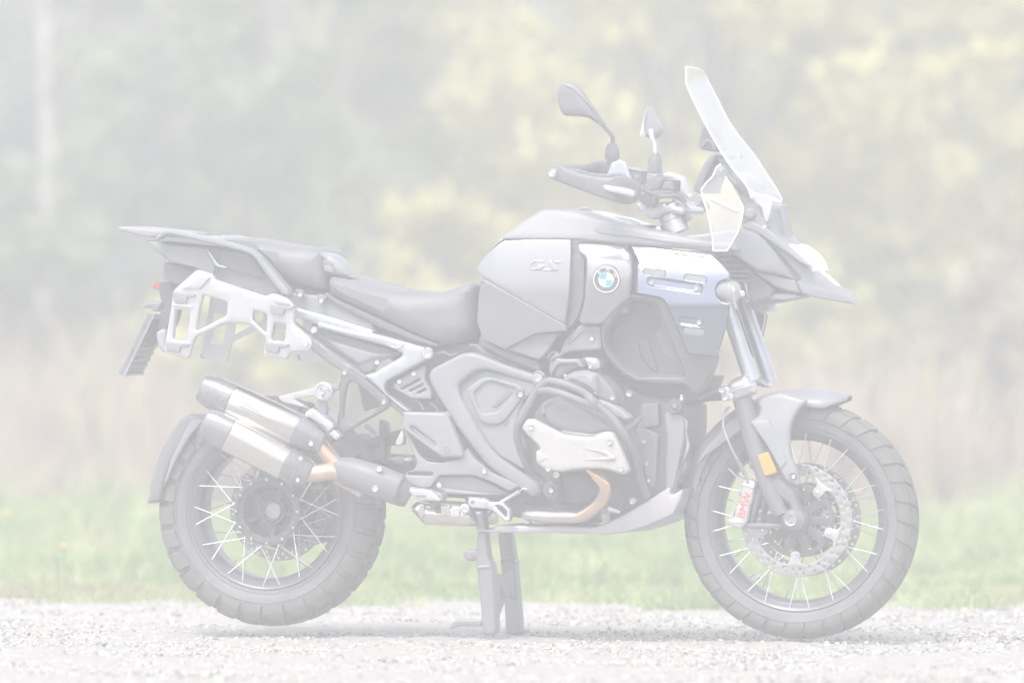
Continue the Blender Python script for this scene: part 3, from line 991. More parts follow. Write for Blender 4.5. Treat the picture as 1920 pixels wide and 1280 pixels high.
spoke_set(FW, 24, 0.249, 0.047, 0.045, 0.034, 0.95, 1, 0.26)
def disc_holes(r_in, r_out, n, rr, rows):
    h = []
    for q in range(rows):
        ra = r_in + (r_out - r_in) * (q + 0.6) / (rows + 0.2)
        for k in range(n):
            a = 2 * PI * (k + 0.37 * q + 0.12 * math.sin(k * 2.1)) / n
            h.append((ra * math.cos(a), ra * math.sin(a), rr))
    return h
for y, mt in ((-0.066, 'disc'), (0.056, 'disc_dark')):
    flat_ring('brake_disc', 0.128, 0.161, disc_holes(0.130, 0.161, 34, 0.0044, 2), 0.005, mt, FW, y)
hub_prof = [(0.020, -0.075), (0.034, -0.075), (0.036, -0.05), (0.050, -0.045), (0.052, -0.035), (0.040, -0.028), (0.034, 0.0), (0.040, 0.028), (0.052, 0.035), (0.050, 0.045), (0.036, 0.05), (0.030, 0.07)]
lathe('hub', hub_prof, (0, 0, 0), (0, 1, 0), 'black', FW, seg=40)
# five-armed black carrier with open windows, and bright bobbins that join it to each disc
def carrier(parent, y, r_out, windows, name='disc_carrier'):
    k = 655.0
    out = [(r_out * k * math.cos(2 * PI * i / 60), r_out * k * math.sin(2 * PI * i / 60)) for i in range(60)]
    hs = []
    for w in range(windows):
        a0 = 2 * PI * w / windows + 0.12
        a1 = 2 * PI * (w + 1) / windows - 0.12
        r0, r1 = 0.046, r_out - 0.014
        L = [(r1 * k * math.cos(a0 + (a1 - a0) * t), r1 * k * math.sin(a0 + (a1 - a0) * t)) for t in (0.12, 0.5, 0.88)] + \
            [(r0 * k * math.cos(a0 + (a1 - a0) * t), r0 * k * math.sin(a0 + (a1 - a0) * t)) for t in (0.75, 0.5, 0.25)]
        hs.append(L)
    hs.append([(0.03 * k * math.cos(2 * PI * i / 24), 0.03 * k * math.sin(2 * PI * i / 24)) for i in range(24)])
    me = panel_mesh(name, out, 0.0, th=0.012, r=0.003, rc=5, holes=hs, step=6, grid=14, mapf=lambda u, v, s: np.stack([u / k, -s, v / k], 1))
    o = link(name, me, M['black'], parent); o.location = (0, y, 0)
    return o
carrier(FW, -0.056, 0.106, 10)
carrier(FW, 0.050, 0.106, 10)
def bobbin_mesh():
    k = 655.0
    L = [(-22, 86), (-9, 82), (-8, 62), (8, 62), (9, 82), (22, 86), (0, 87)]
    L = [(-24, 85), (-10, 78), (-9, 60), (0, 56), (9, 60), (10, 78), (24, 85)]
    return panel_mesh('disc_mount', L, 0.0, th=0.006, r=0.0015, rc=4, step=4, grid=10, mapf=lambda u, v, s: np.stack([u / k, -s, v / k], 1))
bob = bobbin_mesh(); bob.materials.append(M['alu_cast'])
for k in range(5):
    a = 2 * PI * k / 5 + PI + rad(2)
    copy_under(bob, FW, 'disc_mount', (0, -0.069, 0), (0, a, 0))
    o = lathe('bolt', [(0.0, 0.003), (0.004, 0.003), (0.006, 0.0), (0.006, -0.004)], (0.102 * math.sin(a), -0.071, 0.102 * math.cos(a)), (0, -1, 0), 'chrome', FW, seg=10)
for k in range(10):
    a = 2 * PI * k / 10 + 0.2
    lathe('bolt', [(0.0, 0.002), (0.0025, 0.002), (0.0045, 0.0), (0.0045, -0.006)], (0.088 * math.sin(a), -0.058, 0.088 * math.cos(a)), (0, -1, 0), 'steel', FW, seg=8)
lathe('air_valve', [(0.0, 0.024), (0.006, 0.024), (0.007, 0.02), (0.005, 0.012), (0.005, 0.0)], (-0.226 * math.sin(rad(38)), 0.0, -0.226 * math.cos(rad(38))), (math.sin(rad(38)), 0, math.cos(rad(38))), 'steel', FW, seg=10)

# rear wheel
RR, WR = 0.320, 0.084
RW, rc_ = wheel(511, 957, RR, WR, 0.228, 0.066, None, 'rear wheel with chunky tyre and open black hub')
secR = build_tyre(RW, RR, WR, 0.228, 0.066)
nR = 27
sh_l = tread_mesh('tread_block', secR, 0.205, 0.40, 2 * PI / nR * 0.80, 0.02, 0.012)
sh_r = tread_mesh('tread_block', secR, 0.795, 0.60, 2 * PI / nR * 0.80, 0.02, 0.012)
ce_l = tread_mesh('tread_block', secR, 0.42, 0.49, 2 * PI / nR * 0.82, 0.03, 0.012)
ce_r = tread_mesh('tread_block', secR, 0.58, 0.51, 2 * PI / nR * 0.82, 0.03, 0.012)
for k in range(nR):
    a = 2 * PI * k / nR
    copy_under(sh_l, RW, 'tread_block', (0, 0, 0), (0, a, 0))
    copy_under(sh_r, RW, 'tread_block', (0, 0, 0), (0, a + 0.1, 0))
    copy_under(ce_l, RW, 'tread_block', (0, 0, 0), (0, a + 0.06, 0))
    copy_under(ce_r, RW, 'tread_block', (0, 0, 0), (0, a + 0.14, 0))
spoke_set(RW, 24, 0.214, 0.063, 0.075, 0.050, 0.75, -1, 0.05)
spoke_set(RW, 24, 0.214, 0.063, 0.075, 0.050, 0.75, 1, 0.22)
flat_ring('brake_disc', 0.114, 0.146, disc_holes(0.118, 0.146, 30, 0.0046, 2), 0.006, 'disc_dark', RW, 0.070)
# open dished hub on the near side with a bright-edged flange and a polished cap deep inside
lathe('hub', [(0.090, -0.064), (0.098, -0.062), (0.0985, -0.052), (0.085, -0.046), (0.080, 0.06), (0.030, 0.07), (0.030, 0.012), (0.062, 0.008), (0.076, -0.052), (0.090, -0.058)], (0, 0, 0), (0, 1, 0), 'black', RW, seg=56, closed=True)
lathe('hub_cap', [(0.0, 0.004), (0.022, 0.004), (0.025, -0.012), (0.029, -0.016), (0.031, -0.010), (0.031, 0.02)], (0, 0, 0), (0, 1, 0), 'disc', RW, seg=32)
lathe('hub_ring', [(0.032, 0.01), (0.034, -0.014), (0.040, -0.016), (0.043, 0.01)], (0, 0, 0), (0, 1, 0), 'black', RW, seg=32)
for k in range(12):
    a = 2 * PI * k / 12
    lathe('bolt', [(0.0, 0.003), (0.003, 0.003), (0.0055, 0.0), (0.0055, -0.006)], (0.091 * math.sin(a), -0.065, 0.091 * math.cos(a)), (0, -1, 0), 'chrome', RW, seg=8)
for k in range(5):
    a = 2 * PI * k / 5 + 0.5
    lathe('bolt', [(0.0, 0.006), (0.004, 0.006), (0.008, 0.0), (0.009, -0.03)], (0.052 * math.sin(a), -0.002, 0.052 * math.cos(a)), (0, -1, 0), 'black', RW, seg=10)
    c = Vector((0.060 * math.sin(a), 0, 0.060 * math.cos(a)))
    me = tube_mesh('hub_rib', [(0.034 * math.sin(a), -0.004, 0.034 * math.cos(a)), (0.076 * math.sin(a), -0.036, 0.076 * math.cos(a))], [0.010, 0.008], sm=False, seg=8)
    link('hub_rib', me, M['black'], RW)
# ------------------------------------------------------------------ dark core: engine block, frame, airbox, rear frame
panel('engine_block', [(985, 760), (1040, 690), (1120, 690), (1205, 735), (1290, 760), (1288, 850), (1270, 905), (1180, 965), (1080, 985), (930, 965), (870, 940), (850, 880), (900, 800)], 0.13, 'deep', th=0.26, r=0.02, back=True)
panel('main_frame', [(800, 655), (880, 640), (960, 665), (1010, 690), (1120, 610), (1240, 480), (1290, 470), (1300, 520), (1190, 640), (1120, 735), (1010, 740), (900, 730), (850, 760), (790, 760), (760, 720)], 0.115, 'deep', th=0.23, r=0.015, back=True)
panel('airbox', [(900, 620), (1000, 600), (1130, 590), (1170, 640), (1120, 715), (1030, 712), (940, 680), (890, 655)], 0.14, 'black', th=0.28, r=0.02, back=True)
panel('radiator', Z9(200, 560, 330, 500, 640, 500, 830, 1040, 830, 1120, 460, 1110, 280, 980, 190, 860), 0.15, 'deep', th=0.06, r=0.004)
panel('radiator_fan', Z9(560, 760, 640, 690, 720, 860, 770, 1000, 640, 920, 590, 800), 0.155, 'plastic', th=0.03, r=0.004)
panel('radiator_hose', Z9(275, 810, 285, 730, 345, 680, 352, 700, 305, 750, 295, 815), 0.165, 'plastic', th=0.02, r=0.006, sm=True)
panel('fan_motor', Z9(440, 780, 520, 800, 560, 900, 600, 1040, 540, 1020, 470, 930), 0.157, 'black', th=0.03, r=0.006)
panel('front_frame', [(1175, 745), (1260, 745), (1290, 790), (1288, 880), (1262, 905), (1200, 940), (1172, 900)], 0.12, 'plastic', th=0.24, r=0.01, back=True)
panel('swingarm', [(505, 905), (600, 880), (720, 850), (900, 860), (960, 880), (950, 930), (880, 935), (720, 925), (640, 960), (560, 1010), (500, 1010), (470, 960)], -0.085, 'deep', th=0.07, r=0.02, back=True)
panel('final_drive', spline([(455, 900), (520, 890), (590, 910), (650, 950), (640, 1000), (590, 1020), (520, 1030), (460, 990)]), -0.07, 'deep', th=0.06, r=0.02, back=True)
panel('shock_absorber', A1(735, 420, 800, 450, 812, 560, 805, 830, 740, 830, 735, 560), 0.03, 'black', th=0.05, r=0.012)
panel('swingarm_brace', A1(600, 610, 730, 570, 960, 510, 950, 660, 800, 670, 620, 700), 0.0, 'black', th=0.05, r=0.008)
panel('rear_inner_fender', A1(340, 640, 460, 560, 540, 560, 620, 670, 700, 810, 560, 830, 400, 780), 0.05, 'deep', th=0.14, r=0.01)
panel('rear_frame_rail', [(400, 490), (470, 495), (640, 560), (800, 640), (900, 690), (880, 720), (760, 690), (620, 610), (470, 545), (400, 520)], 0.09, 'deep', th=0.18, r=0.008)

for q, s_ in (((740, 250, 800, 235, 850, 250, 930, 300), .13), ((930, 275, 985, 255, 1040, 278, 1100, 262), .135), ((1200, 200, 1260, 205, 1300, 240, 1420, 300, 1560, 350), .16), ((1250, 225, 1380, 300, 1500, 345, 1640, 372), .155),
              ((1820, 300, 1870, 255, 1920, 290), .2), ((760, 640, 800, 660, 830, 720), .14), ((880, 660, 930, 700, 940, 740), .14), ((790, 1080, 850, 1110, 930, 1120), .16)):
    tube('wiring', with_s(Z4(*q), s_), .0035, 'plastic_grey', seg=7)
# ------------------------------------------------------------------ tail
panel('tail_body', Z1(270, 262, 700, 300, 960, 350, 1200, 610, 1500, 640, 1829, 830, 1829, 900, 1290, 735, 735, 560, 735, 500, 600, 440, 420, 400, 320, 320), lin((300, 470, .12), (640, 520, .135), (640, 600, .14)), 'plastic_grey', th=0.20, r=0.006, rc=8)
panel('under_rack_cover', Z1(262, 255, 345, 262, 450, 285, 690, 312, 745, 440, 730, 505, 600, 445, 420, 405, 405, 370, 320, 320), 0.15, 'plastic_grey', th=0.04, r=0.006, rc=8)
panel('grab_recess', Z1(770, 345, 850, 330, 960, 350, 1040, 430, 1085, 512, 1060, 520, 920, 480, 800, 440, 765, 385), 0.145, 'plastic', th=0.02, r=0.003, rc=10)
panel('recess_strip', Z1(682, 315, 692, 315, 765, 425, 825, 440, 820, 452, 745, 440), 0.158, 'frame', th=0.01, r=0.002)
panel('tail_lamp_housing', Z1(388, 405, 500, 432, 740, 480, 735, 540, 610, 580, 470, 560, 380, 522), 0.10, 'plastic', th=0.20, r=0.008, rc=6, back=True)
lathe('tail_lamp', [(0.0, 0.02), (0.006, 0.018), (0.011, 0.010), (0.012, 0.0), (0.012, -0.05)], P(*Z1(362, 572)[0], 0.0), (-1, 0, 0.1), 'red', seg=20)
panel('plate_carrier', Z1(370, 540, 455, 555, 475, 650, 440, 800, 400, 880, 330, 870, 360, 790, 375, 690, 355, 600), 0.05, 'deep', th=0.10, r=0.006, rc=6)
panel('rear_indicator', Z1(242, 708, 290, 676, 375, 682, 352, 748, 318, 748, 302, 722, 250, 722), 0.19, 'plastic', th=0.045, r=0.006, rc=5)
# licence plate holder: a thin board across the machine, ribbed on the face that looks forward
def plate_holder():
    A = P(*Z1(300, 768)[0], 0.105); B = P(*Z1(98, 1180)[0], 0.105)
    d = (B - A).normalized(); n = Vector((d.z, 0, -d.x))
    if n.x < 0: n = -n
    def bx(t0, t1, w0, w1, h0, h1):
        v = []
        for h in (h0, h1):
            for (t, w) in ((t0, w0), (t1, w0), (t1, w1), (t0, w1)):
                p = A.lerp(B, t) + n * h; v.append((p.x, -0.105 + (w + 0.105) if False else -w, p.z))
        return v, [(0, 1, 2, 3), (4, 7, 6, 5), (0, 4, 5, 1), (1, 5, 6, 2), (2, 6, 7, 3), (3, 7, 4, 0)]
    v, f = bx(0, 1, 0.105, -0.105, -0.006, 0.004)
    o = link('plate_holder', pymesh('plate_holder', v, f, None, 30), M['plastic'], BIKE, 'black licence plate holder')
    for t0, t1 in ((0.02, 0.05), (0.52, 0.55), (0.62, 0.65), (0.72, 0.75), (0.82, 0.85), (0.95, 0.99)):
        v, f = bx(t0, t1, 0.09, -0.095, 0.004, 0.011)
        link('holder_rib', pymesh('holder_rib', v, f, None, 30), M['plastic_grey'], o)
    v, f = bx(0.0, 0.45, 0.03, -0.03, 0.004, 0.03)
    link('holder_bracket', pymesh('holder_bracket', v, f, None, 30), M['deep'], o)
    v, f = bx(-0.01, 1.0, 0.105, 0.098, -0.01, 0.012)
    link('holder_edge', pymesh('holder_edge', v, f, None, 30), M['plastic_grey'], o)
plate_holder()
bolts(Z1, (345, 820, 250, 970, 448, 578), 0.02, 5.0)
panel('rack_end_cover', Z1(332, 885, 375, 862, 415, 872, 410, 1000, 385, 1030, 345, 990), 0.10, 'alu_cast', th=0.05, r=0.012, rc=12)

# rack and grab handle
panel('luggage_rack', Z1(78, 162, 365, 190, 700, 232, 700, 222, 820, 245, 830, 262, 700, 258, 365, 232, 290, 238, 78, 192), 0.16, 'plastic_grey', th=0.32, r=0.005, rc=3, back=True)
panel('grab_handle', Z1(322, 252, 368, 188, 450, 188, 720, 240, 965, 308, 1032, 348, 1130, 460, 1245, 596, 1252, 640, 1205, 642, 1165, 590, 1075, 470, 1000, 365, 935, 338, 700, 278, 450, 222, 405, 218, 350, 258), 0.205, 'plastic_grey', th=0.05, r=0.010, rc=10)
panel('grab_handle_foot', Z1(1100, 570, 1165, 598, 1200, 640, 1130, 612), 0.19, 'plastic', th=0.02, r=0.003)
panel('rack_knob', Z1(570, 203, 690, 208, 692, 232, 565, 222), 0.08, 'plastic', th=0.16, r=0.004, back=True)

# pannier carriers, near and far
RACK = Z1(455, 600, 620, 455, 728, 490, 742, 525, 1090, 640, 1132, 618, 1240, 655, 1292, 710, 1282, 830, 1400, 930, 1412, 975, 1388, 1018, 1252, 1022, 1238, 1075, 1070, 1050, 1092, 930, 985, 835, 825, 820, 602, 925, 562, 1072, 388, 1028, 402, 950, 442, 700)
RACK_H = [Z1(472, 730, 572, 742, 545, 948, 455, 932), Z1(660, 632, 825, 678, 820, 772, 612, 878, 642, 700), Z1(1008, 738, 1098, 765, 1092, 890, 1000, 800), Z1(1148, 820, 1226, 832, 1216, 950, 1130, 942)]
pr = panel('pannier_rack', RACK, 0.245, 'alu', th=0.022, r=0.006, rc=7, holes=RACK_H, step=4)
for q in ((448, 605, 612, 626, 600, 648, 550, 650, 545, 688, 460, 682), (1112, 695, 1280, 710, 1270, 732, 1215, 734, 1212, 772, 1125, 765),
          (398, 950, 568, 966, 556, 988, 505, 990, 500, 1026, 412, 1018), (1082, 955, 1250, 968, 1240, 990, 1180, 992, 1178, 1028, 1088, 1020)):
    panel('rack_hook', Z1(*q), 0.256, 'plastic_grey', parent=pr, th=0.016, r=0.003, rc=3, step=4)
for q in ((510, 590, 630, 490, 712, 510, 640, 590), (1150, 650, 1235, 668, 1262, 705, 1150, 690)):
    panel('rack_boss', Z1(*q), 0.254, 'alu', parent=pr, th=0.012, r=0.003, rc=4)
for q in ((462, 648, 600, 662, 590, 700, 470, 690),):
    panel('rack_boss', Z1(448, 690, 590, 708, 588, 722, 446, 706), 0.249, 'alu', parent=pr, th=0.006, r=0.002)
bolts(Z1, (1365, 965, 1422, 872), 0.248, 6.0)
_dx = 0.46 * math.sin(-YAW) * S
fr = panel('pannier_rack', RACK, 0.245, 'alu', th=0.022, r=0.006, rc=7, holes=RACK_H, step=6, label='pannier rack on the far side')
for v in fr.data.vertices: v.co.y = -v.co.y - 0.065; v.co.z -= 0.016
fr.data.flip_normals()
# far hooks, seen through the near rack
for q in ((640, 1030, 800, 1040, 795, 1075, 640, 1065), (1300, 1040, 1470, 1050, 1465, 1090, 1310, 1080)):
    panel('rack_hook', Z1(*q), -0.215, 'plastic_grey', parent=fr, th=0.02, r=0.003)

# ------------------------------------------------------------------ seats
panel('pillion_seat', Z1(805, 248, 860, 240, 1000, 256, 1250, 302, 1400, 308, 1460, 332, 1490, 420, 1498, 500, 1492, 606, 1300, 572, 1190, 520, 1080, 420, 990, 345, 930, 320, 820, 290), 0.16, 'vinyl', th=0.32, r=0.045, rc=14, back=True, step=5)
panel('seat_lock_cover', Z1(1436, 336, 1500, 345, 1560, 362, 1625, 420, 1668, 490, 1684, 524, 1600, 505, 1500, 492, 1478, 400), 0.155, 'plastic_grey', th=0.10, r=0.02, rc=8, back=True)
panel('lock_recess', Z1(1480, 394, 1548, 408, 1562, 482, 1492, 470), 0.158, 'plastic', th=0.02, r=0.002, rc=4)
panel('lock_latch', Z1(1488, 428, 1545, 440, 1552, 480, 1494, 468), 0.161, 'plastic_grey', th=0.01, r=0.002, rc=3)
panel('rider_seat', Z3(90, 414, 200, 430, 350, 484, 500, 514, 650, 519, 745, 517, 805, 503, 870, 470, 920, 460, 952, 480, 948, 600, 942, 755, 905, 792, 830, 820, 745, 826, 610, 775, 410, 682, 160, 565, 92, 524), 0.175, 'vinyl', th=0.35, r=0.05, rc=14, back=True, step=5)
panel('seat_base', Z3(90, 515, 160, 560, 410, 675, 610, 768, 745, 820, 745, 838, 600, 800, 400, 720, 150, 590, 88, 545), 0.155, 'deep', th=0.31, r=0.004)
panel('seat_bracket', Z1(1290, 590, 1350, 600, 1345, 645, 1300, 635), 0.165, 'plastic', th=0.02, r=0.003)
panel('seat_bracket', Z1(1440, 620, 1510, 640, 1490, 690, 1445, 675), 0.165, 'plastic', th=0.02, r=0.003)
bolts(Z1, (1328, 630, 1472, 672), 0.168, 4.5)

# ------------------------------------------------------------------ rear frame in pale metal
panel('frame_tube', Z1(1270, 812, 1440, 940, 1829, 1225, 1829, 1290, 1560, 1130, 1400, 1010, 1290, 910) , 0.16, 'dark_frame', th=0.035, r=0.010, rc=3)
panel('frame_tube', Z4(-30, 150, 60, 225, 350, 440, 540, 590, 700, 735, 690, 790, 560, 690, 180, 380, -30, 225), 0.162, 'dark_frame', th=0.035, r=0.010, rc=3)
panel('tail_side_cover', Z1(1400, 830, 1480, 830, 1829, 935, 1829, 1240, 1440, 940), 0.135, 'plastic', th=0.03, r=0.006)
panel('tail_side_cover', Z4(-60, 30, 60, 80, 600, 245, 640, 262, 600, 290, 460, 330, 425, 405, 340, 432, 300, 360, -60, 140), 0.145, 'plastic', th=0.03, r=0.008, rc=8)
panel('cover_crest', Z4(-40, 100, 100, 160, 440, 260, 610, 262, 560, 290, 440, 305, 330, 352, 300, 350, 120, 230), 0.152, 'plastic_grey', th=0.02, r=0.010, rc=8)
panel('rear_frame', Z1(1290, 715, 1500, 770, 1830, 872, 1830, 950, 1560, 870, 1300, 790), 0.172, 'frame', th=0.04, r=0.008, rc=3)
panel('rear_frame', Z4(-25, 10, 200, 70, 450, 110, 690, 176, 850, 222, 900, 260, 888, 298, 850, 318, 520, 495, 515, 572, 610, 640, 720, 722, 690, 738, 620, 690, 345, 442, 430, 418, 645, 292, 658, 268, 620, 246, 515, 205, 240, 130, -25, 60), 0.178, 'frame', th=0.04, r=0.008, rc=6, step=4)
panel('frame_edge', Z4(500, 180, 600, 215, 630, 210, 690, 178, 640, 228, 600, 232), 0.181, 'frame', th=0.008, r=0.002)
lathe('frame_bolt', [(0, .006), (.006, .006), (.008, .009), (.014, .009), (.018, .004), (.018, -.01)], P(*Z4(862, 265)[0], 0.180), (0, -1, 0), 'steel', seg=18)
bolts(Z4, (458, 336,), 0.155, 5)
bolts(Z1, (1425, 872,), 0.165, 5.5)

# passenger peg hanger
panel('passenger_peg_hanger', Z4(168, 405, 195, 375, 232, 382, 390, 500, 545, 632, 552, 680, 530, 710, 205, 898, 150, 884, 146, 840, 158, 560), 0.19, 'black', th=0.022, r=0.005, rc=8, holes=[Z4(212, 520, 250, 482, 300, 512, 470, 650, 470, 690, 420, 735, 240, 832, 180, 790, 190, 640)], step=4)
bolts(Z4, (198, 418, 512, 655), 0.194, 5.2, 'steel')
panel('hanger_web', Z4(300, 500, 480, 650, 470, 690, 350, 730), 0.13, 'black', th=0.02, r=0.003)
panel('exhaust_bracket', A1(300, 110, 380, 70, 380, 150, 320, 160, 300, 200), 0.18, 'plastic_grey', th=0.02, r=0.005)
o = lathe('exhaust_mount', [(0.0, .012), (.007, .012), (.008, .006), (.018, .006), (.022, .010), (.026, .008), (.0265, -.02)], P(*A1(232, 165)[0], 0.22), (0, -1, 0), 'alu', seg=32)
bolts(A1, (222, 168), 0.232, 5.5, 'steel')
for a in range(3):
    t = 2 * PI * a / 3 + 0.3
    c = P(*A1(232, 165)[0], 0.231)
    lathe('mount_slot', [(0, .001), (.003, .001), (.0035, -.002)], c + Vector((0.0125 * math.cos(t), 0, 0.0125 * math.sin(t))), (0, -1, 0), 'dark_frame', o, seg=8)
panel('muffler_bracket', Z2(640, 155, 815, 112, 830, 150, 715, 165, 775, 205, 800, 215, 660, 180), 0.17, 'alu_cast', th=0.012, r=0.003, holes=[])
# passenger foot peg with a toothed edge
def toothed(regn, a, b, up, n, h):
    """pixel outline of a bar from a to b whose upper edge carries n teeth"""
    a = np.array(a, float); b = np.array(b, float); up = np.array(up, float)
    top = []
    for k in range(n):
        p = a + (b - a) * (k / n); q = a + (b - a) * ((k + 0.5) / n)
        top += [tuple(p), tuple(p + up * h), tuple(q + up * h), tuple(q)]
    return top + [tuple(b), tuple(b - up * 14), tuple(a - up * 14)]
dirn = np.array([0.78, 0.62]); upn = (0.62, -0.78)
peg = panel('passenger_peg', A1(48, 385, 70, 345, 110, 322, 150, 330, 300, 450, 330, 485, 300, 520, 262, 545, 240, 500, 120, 420, 90, 405, 70, 420), 0.235, 'alu', th=0.05, r=0.006, rc=5)
for k in range(9):
    x, y = 118 + k * 22.5, 322 + k * 17.5
    panel('peg_tooth', A1(x, y, x + 10, y - 12, x + 18, y + 2, x + 8, y + 14), 0.236, 'alu', parent=peg, th=0.045, r=0.001, rc=1)
panel('peg_clevis', A1(275, 560, 320, 512, 388, 575, 345, 620), 0.235, 'alu', th=0.04, r=0.005, rc=4)
panel('peg_arm', A1(140, 290, 165, 240, 225, 240, 258, 280, 255, 370, 150, 310), 0.21, 'plastic_grey', th=0.02, r=0.004, rc=6)
panel('peg_arm', A1(265, 300, 360, 370, 360, 470, 330, 450, 260, 380), 0.20, 'plastic_grey', th=0.02, r=0.004)
panel('far_peg', A1(610, 470, 720, 550, 700, 580, 600, 500), -0.20, 'alu_cast', th=0.03, r=0.004)
for k in range(6):
    x, y = 615 + k * 17, 468 + k * 14
    panel('peg_tooth', A1(x, y, x + 8, y - 10, x + 14, y + 2, x + 6, y + 10), -0.198, 'alu_cast', th=0.03, r=0.001, rc=1)

# ------------------------------------------------------------------ exhaust
def oval_loft(name, stations, m, parent=None, seg=28, power=2.6, label=None):
    """stations: (px, py, s, half-height in pixels, half-width in metres) along an axis; superellipse sections square to it"""
    pts = [P(x, y, s) for x, y, s, _, _ in stations]
    d = (pts[-1] - pts[0]).normalized(); side = Vector((0, 1, 0)); side = (side - d * side.dot(d)).normalized(); up = side.cross(d)
    v, f = [], []
    n = len(pts)
    for p, st in zip(pts, stations):
        for j in range(seg):
            t = 2 * PI * j / seg; c, s_ = math.cos(t), math.sin(t)
            a = math.copysign(abs(c) ** (2 / power), c) * st[4]; b = math.copysign(abs(s_) ** (2 / power), s_) * st[3] / S
            v.append(p + side * a + up * b)
    for i in range(n - 1):
        for j in range(seg): f.append((i * seg + j, i * seg + (j + 1) % seg, (i + 1) * seg + (j + 1) % seg, (i + 1) * seg + j))
    f.append(tuple(range(seg))); f.append(tuple((n - 1) * seg + j for j in range(seg)))
    return link(name, pymesh(name, v, f, None, 28), M[m], parent or BIKE, label)
def zc(reg, x, y): return reg(x, y)[0]
def muffler(p0, p1, hh, s0, s1, label):
    p0 = np.array(p0); p1 = np.array(p1)
    def st(t, k, w): 
        q = p0 + (p1 - p0) * t
        return (q[0], q[1], s0 + (s1 - s0) * t, hh * k, w)
    body = oval_loft('muffler', [st(0.235, 0.97, .049), st(0.25, 1.0, .052), st(0.5, 1.0, .052), st(0.765, 1.0, .052), st(0.78, 0.97, .049)], 'titan', power=2.4, label=label)
    oval_loft('muffler_end', [st(-0.006, 0.74, .037), st(0.0, 0.78, .040), st(0.02, 0.82, .043), st(0.10, 0.95, .049), st(0.235, 1.0, .0525), st(0.24, 0.97, .05)], 'carbon', body, power=2.4)
    oval_loft('muffler_mouth', [st(-0.014, 0.5, .024), st(0.02, 0.5, .024)], 'deep', body)
    oval_loft('muffler_cone', [st(0.775, 0.97, .05), st(0.78, 1.005, .0525), st(0.87, 0.93, .048), st(0.99, 0.66, .034), st(1.0, 0.58, .03)], 'carbon', body, power=2.4)
    return body
m1 = muffler(zc(Z2, 296, 115), zc(Z2, 856, 372), 33.5, 0.225, 0.205, 'upper titanium muffler')
m2 = muffler(zc(Z2, 308, 270), zc(Z2, 788, 520), 34.5, 0.275, 0.235, 'lower titanium muffler')
bolts(Z2, (795, 372,), 0.258, 5.0); bolts(Z2, (748, 440, 735, 540), 0.292, 4.2)
letter('maker_script', 'Akrapovi\u010d', *zc(Z2, 512, 200), 0.279, 9.5, 'grey_print', m1, ang=-rad(27), sx=1.0, shear=0.25)
for q, (x0, y0, x1, y1) in enumerate(((460, 195, 580, 258), (470, 205, 560, 252))):
    panel('etched_line', Z2(x0, y0, x1, y1, x1 - 1, y1 + 3, x0 - 1, y0 + 3), 0.2795, 'grey_print', parent=m1, th=0.001, r=0, rc=0)
tube('tail_pipe', with_s(A1(170, 640, 250, 740, 345, 840, 400, 900), [0.20, 0.20, 0.20, 0.20]), [.027, .026, .025, .025], 'copper', label='copper coloured upper tail pipe')
tube('tail_pipe', with_s(A1(60, 925, 170, 920, 300, 905, 400, 930), [0.235, 0.23, 0.22, 0.21]), [.025, .025, .025, .024], 'copper', label='copper coloured lower tail pipe')
tube('pipe_underside', with_s(A1(340, 960, 480, 1030, 540, 1070), 0.19), .018, 'copper')
oval_loft('exhaust_shield', [(*zc(A1, 335, 860), .205, 15, .026), (*zc(A1, 350, 866), .205, 20, .032), (*zc(A1, 460, 905), .206, 28, .040), (*zc(A1, 700, 985), .206, 30.5, .043), (*zc(A1, 930, 1070), .2, 30, .042), (*zc(A1, 945, 1075), .2, 27, .038)], 'plastic', power=2.2)
oval_loft('collector', [(*zc(A1, 900, 1060), .19, 28, .04), (*zc(A1, 985, 1110), .185, 26, .038), (*zc(A1, 1030, 1140), .18, 20, .034)], 'deep')
bolts(A1, (748, 878, 708, 1062), 0.245, 6.5)
panel('sensor', A1(485, 1060, 540, 1055, 590, 1105, 560, 1140, 520, 1130), 0.2, 'alu_cast', th=0.02, r=0.005)
cat_ = panel('catalyst_box', A3(160, 545, 290, 430, 380, 455, 800, 480, 1000, 500, 1120, 640, 1120, 760, 1080, 790, 480, 770, 380, 765, 300, 680, 230, 600), 0.20, 'pipe_steel', th=0.30, r=0.03, rc=10, back=True)
for q in ((350, 470, 412, 470, 410, 640, 340, 720, 345, 640), (630, 480, 770, 490, 770, 660, 640, 640)):
    panel('catalyst_rib', A3(*q), 0.203, 'pipe_steel', parent=cat_, th=0.01, r=0.004)
panel('catalyst_strap', A3(780, 500, 910, 510, 900, 670, 790, 660), 0.207, 'alu_cast', th=0.01, r=0.004)
for k in range(9):
    panel('strap_slit', A3(560, 492 + k * 13, 640, 494 + k * 13, 640, 498 + k * 13, 560, 496 + k * 13), 0.2035, 'dark_frame', parent=cat_, th=0.004, r=0, rc=0)

# rear mudguard that hugs the tyre
gd = panel('rear_mudguard', Z2(240, 233, 275, 240, 302, 262, 262, 292, 200, 372, 140, 480, 104, 600, 98, 642, 45, 646, 38, 650, 55, 540, 95, 410, 150, 305, 195, 255), 0.105, 'plastic', th=0.19, r=0.012, rc=6, back=True)
panel('mudguard_lip', Z2(244, 262, 300, 264, 240, 330, 180, 430, 130, 540, 108, 580, 150, 440, 200, 340), 0.112, 'plastic_grey', parent=gd, th=0.02, r=0.004)

